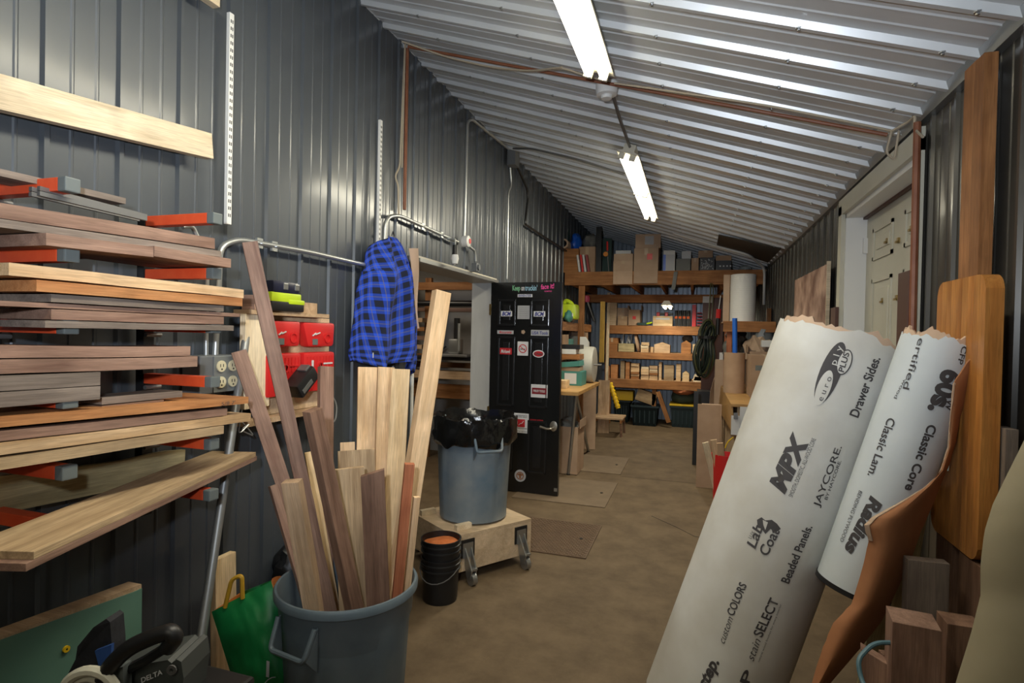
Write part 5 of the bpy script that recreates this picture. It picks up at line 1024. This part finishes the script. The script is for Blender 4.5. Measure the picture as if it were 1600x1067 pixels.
# ================================================================ LEFT SIDE OF THE BACK
TX=-1.12; TZ=.955
t=thing('folding_table','orange wooden work table on angled metal legs behind the black door','table',(-1.5,6.8,0))
part('top',MB().box2((-1.88,5.75,TZ-.04),(TX,7.15,TZ),bev=.004),chest,t)
for (pa,pb) in ((W(893,612,X=TX-.05),W(919,704,Z=.012)),(W(872,650,X=TX-.05),W(888,740,Z=.012))):
    pa=V((pa.x,min(max(pa.y,5.9),7.0),TZ-.04)); part('leg',MB().tube([pa,pb],.018,8),grey,t,smooth=True); part('foot',MB().tube([pb,pb-V((0,0,.012))],.022,8),black,t)
for yy in (5.9,7.0): part('leg',MB().tube([(-1.75,yy,TZ-.04),(-1.82,yy,.0)],.018,8),grey,t,smooth=True)
sc_=V((-1.25,7.0,TZ+.222)); Mx=Matrix.Translation(sc_)@Matrix.Rotation(R_(90),4,'Y')@Matrix.Rotation(0,4,'Z'); spm=mat('spool_white',(.46,.45,.40),.5)
t=thing('strapping_reel','large off-white reel of strapping standing at the end of the work table','reel',(-1.25,7.0,TZ))
part('drum',MB().lathe([(0,-.09),(.205,-.09),(.22,-.085),(.222,-.06),(.222,.06),(.215,.085),(.19,.09),(.03,.075),(0,.075)],48,Mx),spm,t,smooth=True); part('axle',MB().tube([sc_+V((.07,0,0)),sc_+V((.17,0,.0))],.012,8),steeld,t)
def tb(name,px,Y,dep,zb,m,label,cat,x0=None,**k): return fbx(name,px,Y,dep,zb,m,label,cat,**k)
YT=6.45; z=TZ+.001
tb('teal_box',(872,581,909,594),YT,.3,z,green_,'flat teal box with a white label, lowest on the work table','box'); a,b=rect(872,581,909,594,YT,.3,z); par(fin('label',MB().box2((b.x-.20,YT-.002,z+.02),(b.x-.06,YT-.001,b.z-.02)),paperw),bpy.data.objects['teal_box']); z=b.z+.002
tb('box_lid',(872,574,905,580),YT+.02,.25,z,card,'thin brown tray above the lower teal box','tray'); z=rect(872,574,905,580,YT+.02,.25,z)[1].z+.002
tb('teal_box',(872,566,906,573),YT,.28,z,green_,'second teal box, tilted on the brown tray','box',tilt=-6); z+=.085
tb('wooden_tray',(872,554,905,565),YT+.02,.3,z,fir,'orange wooden drawer in the pile on the work table','drawer'); z=rect(872,554,905,565,YT+.02,.3,z)[1].z+.002
tb('white_box',(872,546,899,553),YT+.02,.2,z,paperw,'white flat box near the top of the pile on the work table','box'); z=rect(872,546,899,553,YT+.02,.2,z)[1].z+.002
tb('dark_tray',(872,539,906,545),YT+.05,.25,z,black,'dark tray of odds topping the pile on the work table','tray')
tb('yellow_pad',(868,595,884,601),6.0,.2,TZ+.001,pine,'pale wood pad at the near end of the work table','pad')
# shelf along the left wall
t=thing('side_shelving','timber shelving along the left wall behind the door','shelving',(-1.75,8.4,0)); SX=-1.69
for z in (1.715,1.32): 
    board('front_rail',V((SX,7.2,z-.06)),V((SX,9.6,z-.06)),(0,0,1),.12,.04,fir,parent=t)
    for i in range(2): part('shelf_board',MB().box2((-1.885,7.2+i*1.2,z-.02),(SX-.022,8.39+i*1.2,z)),tan,t)
for yy in (7.3,9.55): board('post',V((SX-.05,yy,0)),V((SX-.05,yy,1.69)),(0,1,0),.09,.04,fir,parent=t)
def sb(px,yc,zb,m,name,label,cat,r=.09):
    p=W(px,500,Y=yc); return p
p=W(902,490,Y=7.9); zt=1.716; t=thing('lime_tool','lime green and black power tool on the left shelf','tool',(-1.74,8.0,zt))
part('body',MB().box((-1.72,8.0,zt+.15),(.26,.30,.22),bev=.04),lime,t,smooth=True); part('handle',MB().tube(bend([(-1.82,8.0,zt+.2),(-1.76,7.98,zt+.32),(-1.66,7.98,zt+.26),(-1.66,7.96,zt+.10)],.04),.03,8),lime,t,smooth=True); part('motor',MB().box((-1.70,7.93,zt+.06),(.14,.16,.11),bev=.02),black,t,smooth=True); part('lamp',MB().box((-1.65,7.86,zt+.10),(.05,.03,.05),bev=.008),white,t)
one('white_tube',MB().tube([(-1.72,7.35,zt),(-1.72,7.35,zt+.34)],.03,10),white,'white tube standing at the near end of the left shelf','tube',smooth=True)
blob('teal_cloth',(880,484,892,500),7.6,.2,zt,green_,'teal cloth at the near end of the left shelf','cloth',41)
t=thing('black_lever','black handled clamp with a red knob hanging behind the lime tool','clamp',(-1.66,8.9,zt)); part('arm',MB().tube([W(917,470,Y=8.9),W(928,502,Y=8.9)],.03,8,r2=.015),black,t,smooth=True); part('knob',MB().lathe([(0,-.06),(.05,-.05),(.06,0),(.05,.05),(0,.06)],12,Matrix.Translation(W(916,467,Y=8.9))),mat('dark_pink',(.35,.03,.08),.5),t,smooth=True)
for (yc,m_,h,lab) in ((7.45,card,.22,'brown carton first on the lower left shelf'),(7.78,green_,.16,'dark teal box second on the lower left shelf'),(8.6,bagm,.2,'grey box behind the post on the lower left shelf'),(8.9,card,.26,'brown carton farthest on the lower left shelf')):
    one('shelf_box',MB().box((-1.73,yc,1.321+h/2),(.22,.24,h),bev=.004),m_,lab,'box')
one('white_bracket',MB().prism([V((-1.55,8.0,TZ+.25)),V((-1.43,8.0,TZ+.25)),V((-1.43,8.0,TZ+.48)),V((-1.48,8.0,TZ+.56)),V((-1.55,8.0,TZ+.56))],(0,.1,0)),white,'white jug beside the big reel','jug')
one('jug_stand',MB().box2((-1.56,7.9,0),(-1.40,8.2,TZ+.249)),card,'tall brown carton between the reel and the left shelving','box')
for i,(px,wp,m_,Y_,tp,lab) in enumerate(((922,20,card,7.75,596,'wide brown board leaning at the end of the work table'),(944,17,tan,9.1,594,'brown board standing left of the yellow post'),(908,7,fir,7.5,612,'narrow orange board beside the table leg'))):
    P=W(px,tp,Y=Y_); board('leaning_board',V((P.x+.02,Y_-.12,.0)),V((P.x,Y_,P.z)),(1,0,0),wp*Y_/F*1.02,.02,m_,lab,'board')
a,b=rect(868,668,903,728,6.05,.35,0); carton((862,668,903,728),6.15,.38,0,'carton of scraps under the work table',card,openf=True)
blob('scrap_heap',(868,655,900,672),6.2,.28,rect(862,668,903,728,6.15,.38,0)[1].z-.09,bagm,'crumpled foil and scraps in the carton under the table','scraps',51,.35)
# ================================================================ SIDE ROOM THINGS
t=thing('side_room_rack','timber rack with dark pipe in the room beyond the opening','rack',(-2.9,6.3,0))
def hz(y0,y1,m,nm,Y=6.3,d=.05,x0=-3.75,x1=-2.25): 
    a=W(700,y0,Y=Y).z; b=W(700,y1,Y=Y).z; return board(nm,V((x0,Y,(a+b)/2)),V((x1,Y,(a+b)/2)),(0,0,1),a-b,d,m,parent=t)
hz(441,453,fir,'rail'); hz(481,487,walnut,'rail',6.4); hz(566,574,fir,'rail'); hz(579,591,tan,'rail',6.0,.2); hz(600,622,fir,'rail',6.1,.04)
hz(556,561,black,'shelf_board',6.1,.5); ZSH=W(700,556,Y=6.1).z
z=W(700,474,Y=6.2).z; part('dark_pipe',MB().tube([(-3.6,6.2,z),(-2.3,6.2,z)],.035,10),blackm,t,smooth=True)
for x in (-3.45,-3.12,-2.3): board('post',V((x,6.36,0)),V((x,6.36,2.2)),(1,0,0),.08,.05,fir,parent=t)
for i in range(9): 
    z=W(660,500+i*14,Y=6.2).z; part('bracket_block',MB().box((-3.2+.03*(i%3),6.25,z),(.16,.12,.05)),(tan,fir,walnut)[i%3],t)
p=W(716,556,Y=5.98); t=thing('drill_press','grey bench drill with black column in the side room','machine',(p.x,5.95,p.z)); zb=ZSH+.018
part('column',MB().tube([(p.x-.01,5.95,zb),(p.x-.01,5.95,W(716,497,Y=5.95).z)],.035,10),black,t,smooth=True); part('head',MB().box((p.x-.01,5.93,zb+.10),(.13,.14,.17),bev=.02),grey,t,smooth=True)
part('base',MB().box((p.x+.01,5.93,zb-.0),(.34,.26,.03),bev=.006),steeld,t); part('spindle',MB().tube([(p.x+.05,5.87,zb+.05),(p.x+.05,5.87,zb+.36)],.018,8),grey,t); part('lever',MB().tube([(p.x-.1,5.86,zb+.1),(p.x-.2,5.85,zb+.02)],.01,6),black,t)
# ================================================================ LOWER LEFT CORNER
fa,fb_=W(-80,1027,X=-1.66),W(223,913,X=-1.66)
gm=mat('green_panel',(.085,.19,.145),.7,c2=(.11,.22,.17),scale=4)
t=thing('green_board','thick panel with a green painted face leaning low on the left wall','panel',(-1.68,1.0,0))
part('core',MB().prism([V((-1.665,fa.y,0)),V((-1.665,fb_.y,0)),V((-1.665,fb_.y,fb_.z)),V((-1.665,fa.y,fa.z))],(-.055,0,0)),tan,t)
part('green_face',MB().prism([V((-1.66,fa.y,0)),V((-1.66,fb_.y-.002,0)),V((-1.66,fb_.y-.002,fb_.z-.012)),V((-1.66,fb_.y-.03,fb_.z-.012)),V((-1.66,fa.y,fa.z-.004))],(-.004,0,0)),gm,t)
p=W(104,1014,X=-1.655); part('yellow_anchor',MB().lathe([(.009,0),(.009,.006),(.003,.006)],12,Matrix.Translation(p-V((.004,0,0)))@Matrix.Rotation(R_(90),4,'Y')),yel,t)
p0,p1=W(338,877,X=-1.78),W(370,877,X=-1.78); board('leaning_plank',V((-1.78,(p0.y+p1.y)/2,.0)),V((-1.80,(p0.y+p1.y)/2,p0.z)),(0,1,0),p1.y-p0.y,.03,pine,'short pale plank standing between the pipe and the green bag','plank')
# green shopping bag
gb=mat('green_bag',(.003,.14,.035),.45,c2=(.006,.19,.05),scale=6); ob_=mat('orange_bag',(.45,.13,.02),.5)
def quad(c,D0,D1,bul,seed):
    def f(u,v):
        a=[c[0][i]*(1-u)+c[1][i]*u for i in (0,1)]; b=[c[3][i]*(1-u)+c[2][i]*u for i in (0,1)]; q=[a[i]*(1-v)+b[i]*v for i in (0,1)]
        p=W(q[0],q[1],D=D0+(D1-D0)*v-bul*math.sin(math.pi*u)*math.sin(math.pi*v)+.015*noise.noise(V((u*3,v*3,seed)))+.006*noise.noise(V((u*9,v*9,seed)))); p.z=max(p.z,.004); return p
    return f
t=thing('shopping_bag','green reusable shopping bag with orange trim slumped beside the near bin','bag',W(420,1140,D=2.12))
g=quad([(332,955),(424,908),(468,1080),(388,1135)],2.14,2.08,.05,1); mb=MB(); mb.grid(g,20,24,thick=.004); part('front_panel',mb,gb,t,smooth=True)
g2=quad([(375,926),(440,900),(480,1090),(420,1120)],2.32,2.30,0,4); mb=MB(); mb.grid(g2,12,16,thick=.004); part('back_panel',mb,gb,t,smooth=True)
def side(u,v): a=g(1,v); b=g2(1,v); return a.lerp(b,u)+V((.0,0,0))+(.03*math.sin(math.pi*u))*V((-.6,.2,0))
mb=MB(); mb.grid(side,6,16,thick=.004); part('side_panel',mb,ob_,t,smooth=True)
def side2(u,v): a=g(0,v); b=g2(0,v); return a.lerp(b,u)
mb=MB(); mb.grid(side2,6,16,thick=.004); part('side_panel',mb,ob_,t,smooth=True)
def onb(u,v,d=.012): p=g(u,v); return p+(C0-p).normalized()*d
part('handle',MB().tube(bend([onb(.2,.02),W(362,905,D=2.12),W(378,898,D=2.12),onb(.5,.02)],.03),.008,6),mat('yellow_trim',(.5,.28,.02),.5),t,smooth=True)
part('white_tag',MB().prism([onb(.52,.72),onb(.60,.60),onb(.64,.62),onb(.56,.74)],(.001,0,0)),gy,t); cc=onb(.58,.80); part('recycling_ring',MB().tube([cc+V((0,math.cos(a)*.022,math.sin(a)*.022))+V((math.cos(a)*.015,0,0)) for a in [i*.524 for i in range(12)]],.002,4,closed=True),gy,t)
blob('dark_bag',(412,858,462,935),2.25,.2,W(430,935,Y=2.25).z,black,'glossy black bag behind the green shopping bag','bag',61,.3)
one('floor_batten',MB().box2((-1.86,1.9,0),(-1.80,2.9,.05)),walnut,'low batten on the ground along the left wall','batten')
one('bag_crate',MB().box2((-1.72,2.24,0),(-1.50,2.46,W(430,935,Y=2.25).z-.005)),brownp,'dark crate under the glossy black bag','crate')
# mitre saw
sgr=mat('saw_grey',(.055,.062,.06),.5); D=1.38
def sp(x,y,d=D): return W(x,y,D=d)
bw=sp(200,1090); t=thing('mitre_saw','grey and black mitre saw with dust bag in the bottom left corner','saw',V((bw.x,bw.y,.55)))
vw=CM@V((0,0,-1))
part('motor_housing',MB().prism([sp(176,1046),sp(262,1031),sp(268,1036),sp(276,1030),sp(283,1034),sp(287,1060),sp(280,1110),sp(172,1120)],vw*.12),sgr,t)
part('handle',MB().tube(bend([sp(162,1062,1.33),sp(172,1040,1.33),sp(200,1012,1.33),sp(240,994,1.33),sp(266,986,1.33),sp(274,996,1.33),sp(262,1012,1.34)],.03),.019,12),black,t,smooth=True)
part('handle_lower',MB().tube([sp(262,1010,1.35),sp(230,1030,1.36),sp(196,1048,1.37)],.012,8),black,t,smooth=True)
part('side_plate',MB().prism([sp(172,1045,1.34),sp(192,1042,1.34),sp(194,1110,1.34),sp(174,1115,1.34)],vw*.03),cap,t)
part('blade_guard',MB().tube([sp(140+46*math.cos(a),1098-50*math.sin(a),1.32) for a in [i*.2 for i in range(0,17)]],.012,8).tube([sp(140+36*math.cos(a),1098-40*math.sin(a),1.33) for a in [i*.2 for i in range(0,17)]],.012,8),cream,t,smooth=True)
part('guard_inner',MB().prism([sp(140+32*math.cos(a),1098-36*math.sin(a),1.33) for a in [i*.2 for i in range(0,17)]],vw*.03),steeld,t)
part('dust_bag',MB().prism([sp(92,1080,1.46),sp(118,1030,1.44),(sp(121,1010,1.44)),sp(146,980,1.42),sp(166,967,1.42),sp(172,972,1.42),sp(175,1010,1.42),sp(176,1080,1.42)],vw*.05),mat('black_fabric',(.012,.013,.018),.8,bump=.3,scale=30,c2=(.02,.02,.026)),t)
part('blue_patch',MB().prism([sp(148,1017,1.41),sp(174,1007,1.41),sp(173,1030,1.41),sp(161,1052,1.41),sp(156,1048,1.41)],vw*.01),mat('blue_fabric',(.02,.07,.26),.7),t)
text('DELTA',flat(sp(221,1067,1.372),sp(254,1053,1.372),sp(221,1050,1.372)-sp(223,1067,1.372),.012),whp,t,.02)
part('pivot_bolt',MB().lathe([(.012,0),(.012,.004),(.005,.004),(.005,0)],12,Matrix.Translation(sp(269,1046,1.375))@CM.to_4x4()),steeld,t)
part('base',MB().box2((bw.x-.25,bw.y-.15,.5),(bw.x+.20,bw.y+.2,bw.z-.02),bev=.01),black,t)
one('saw_stand',MB().box2((bw.x-.28,bw.y-.2,0),(bw.x+.22,bw.y+.22,.499),bev=.005),walnutd,'dark wooden stand under the mitre saw, mostly out of frame','stand')
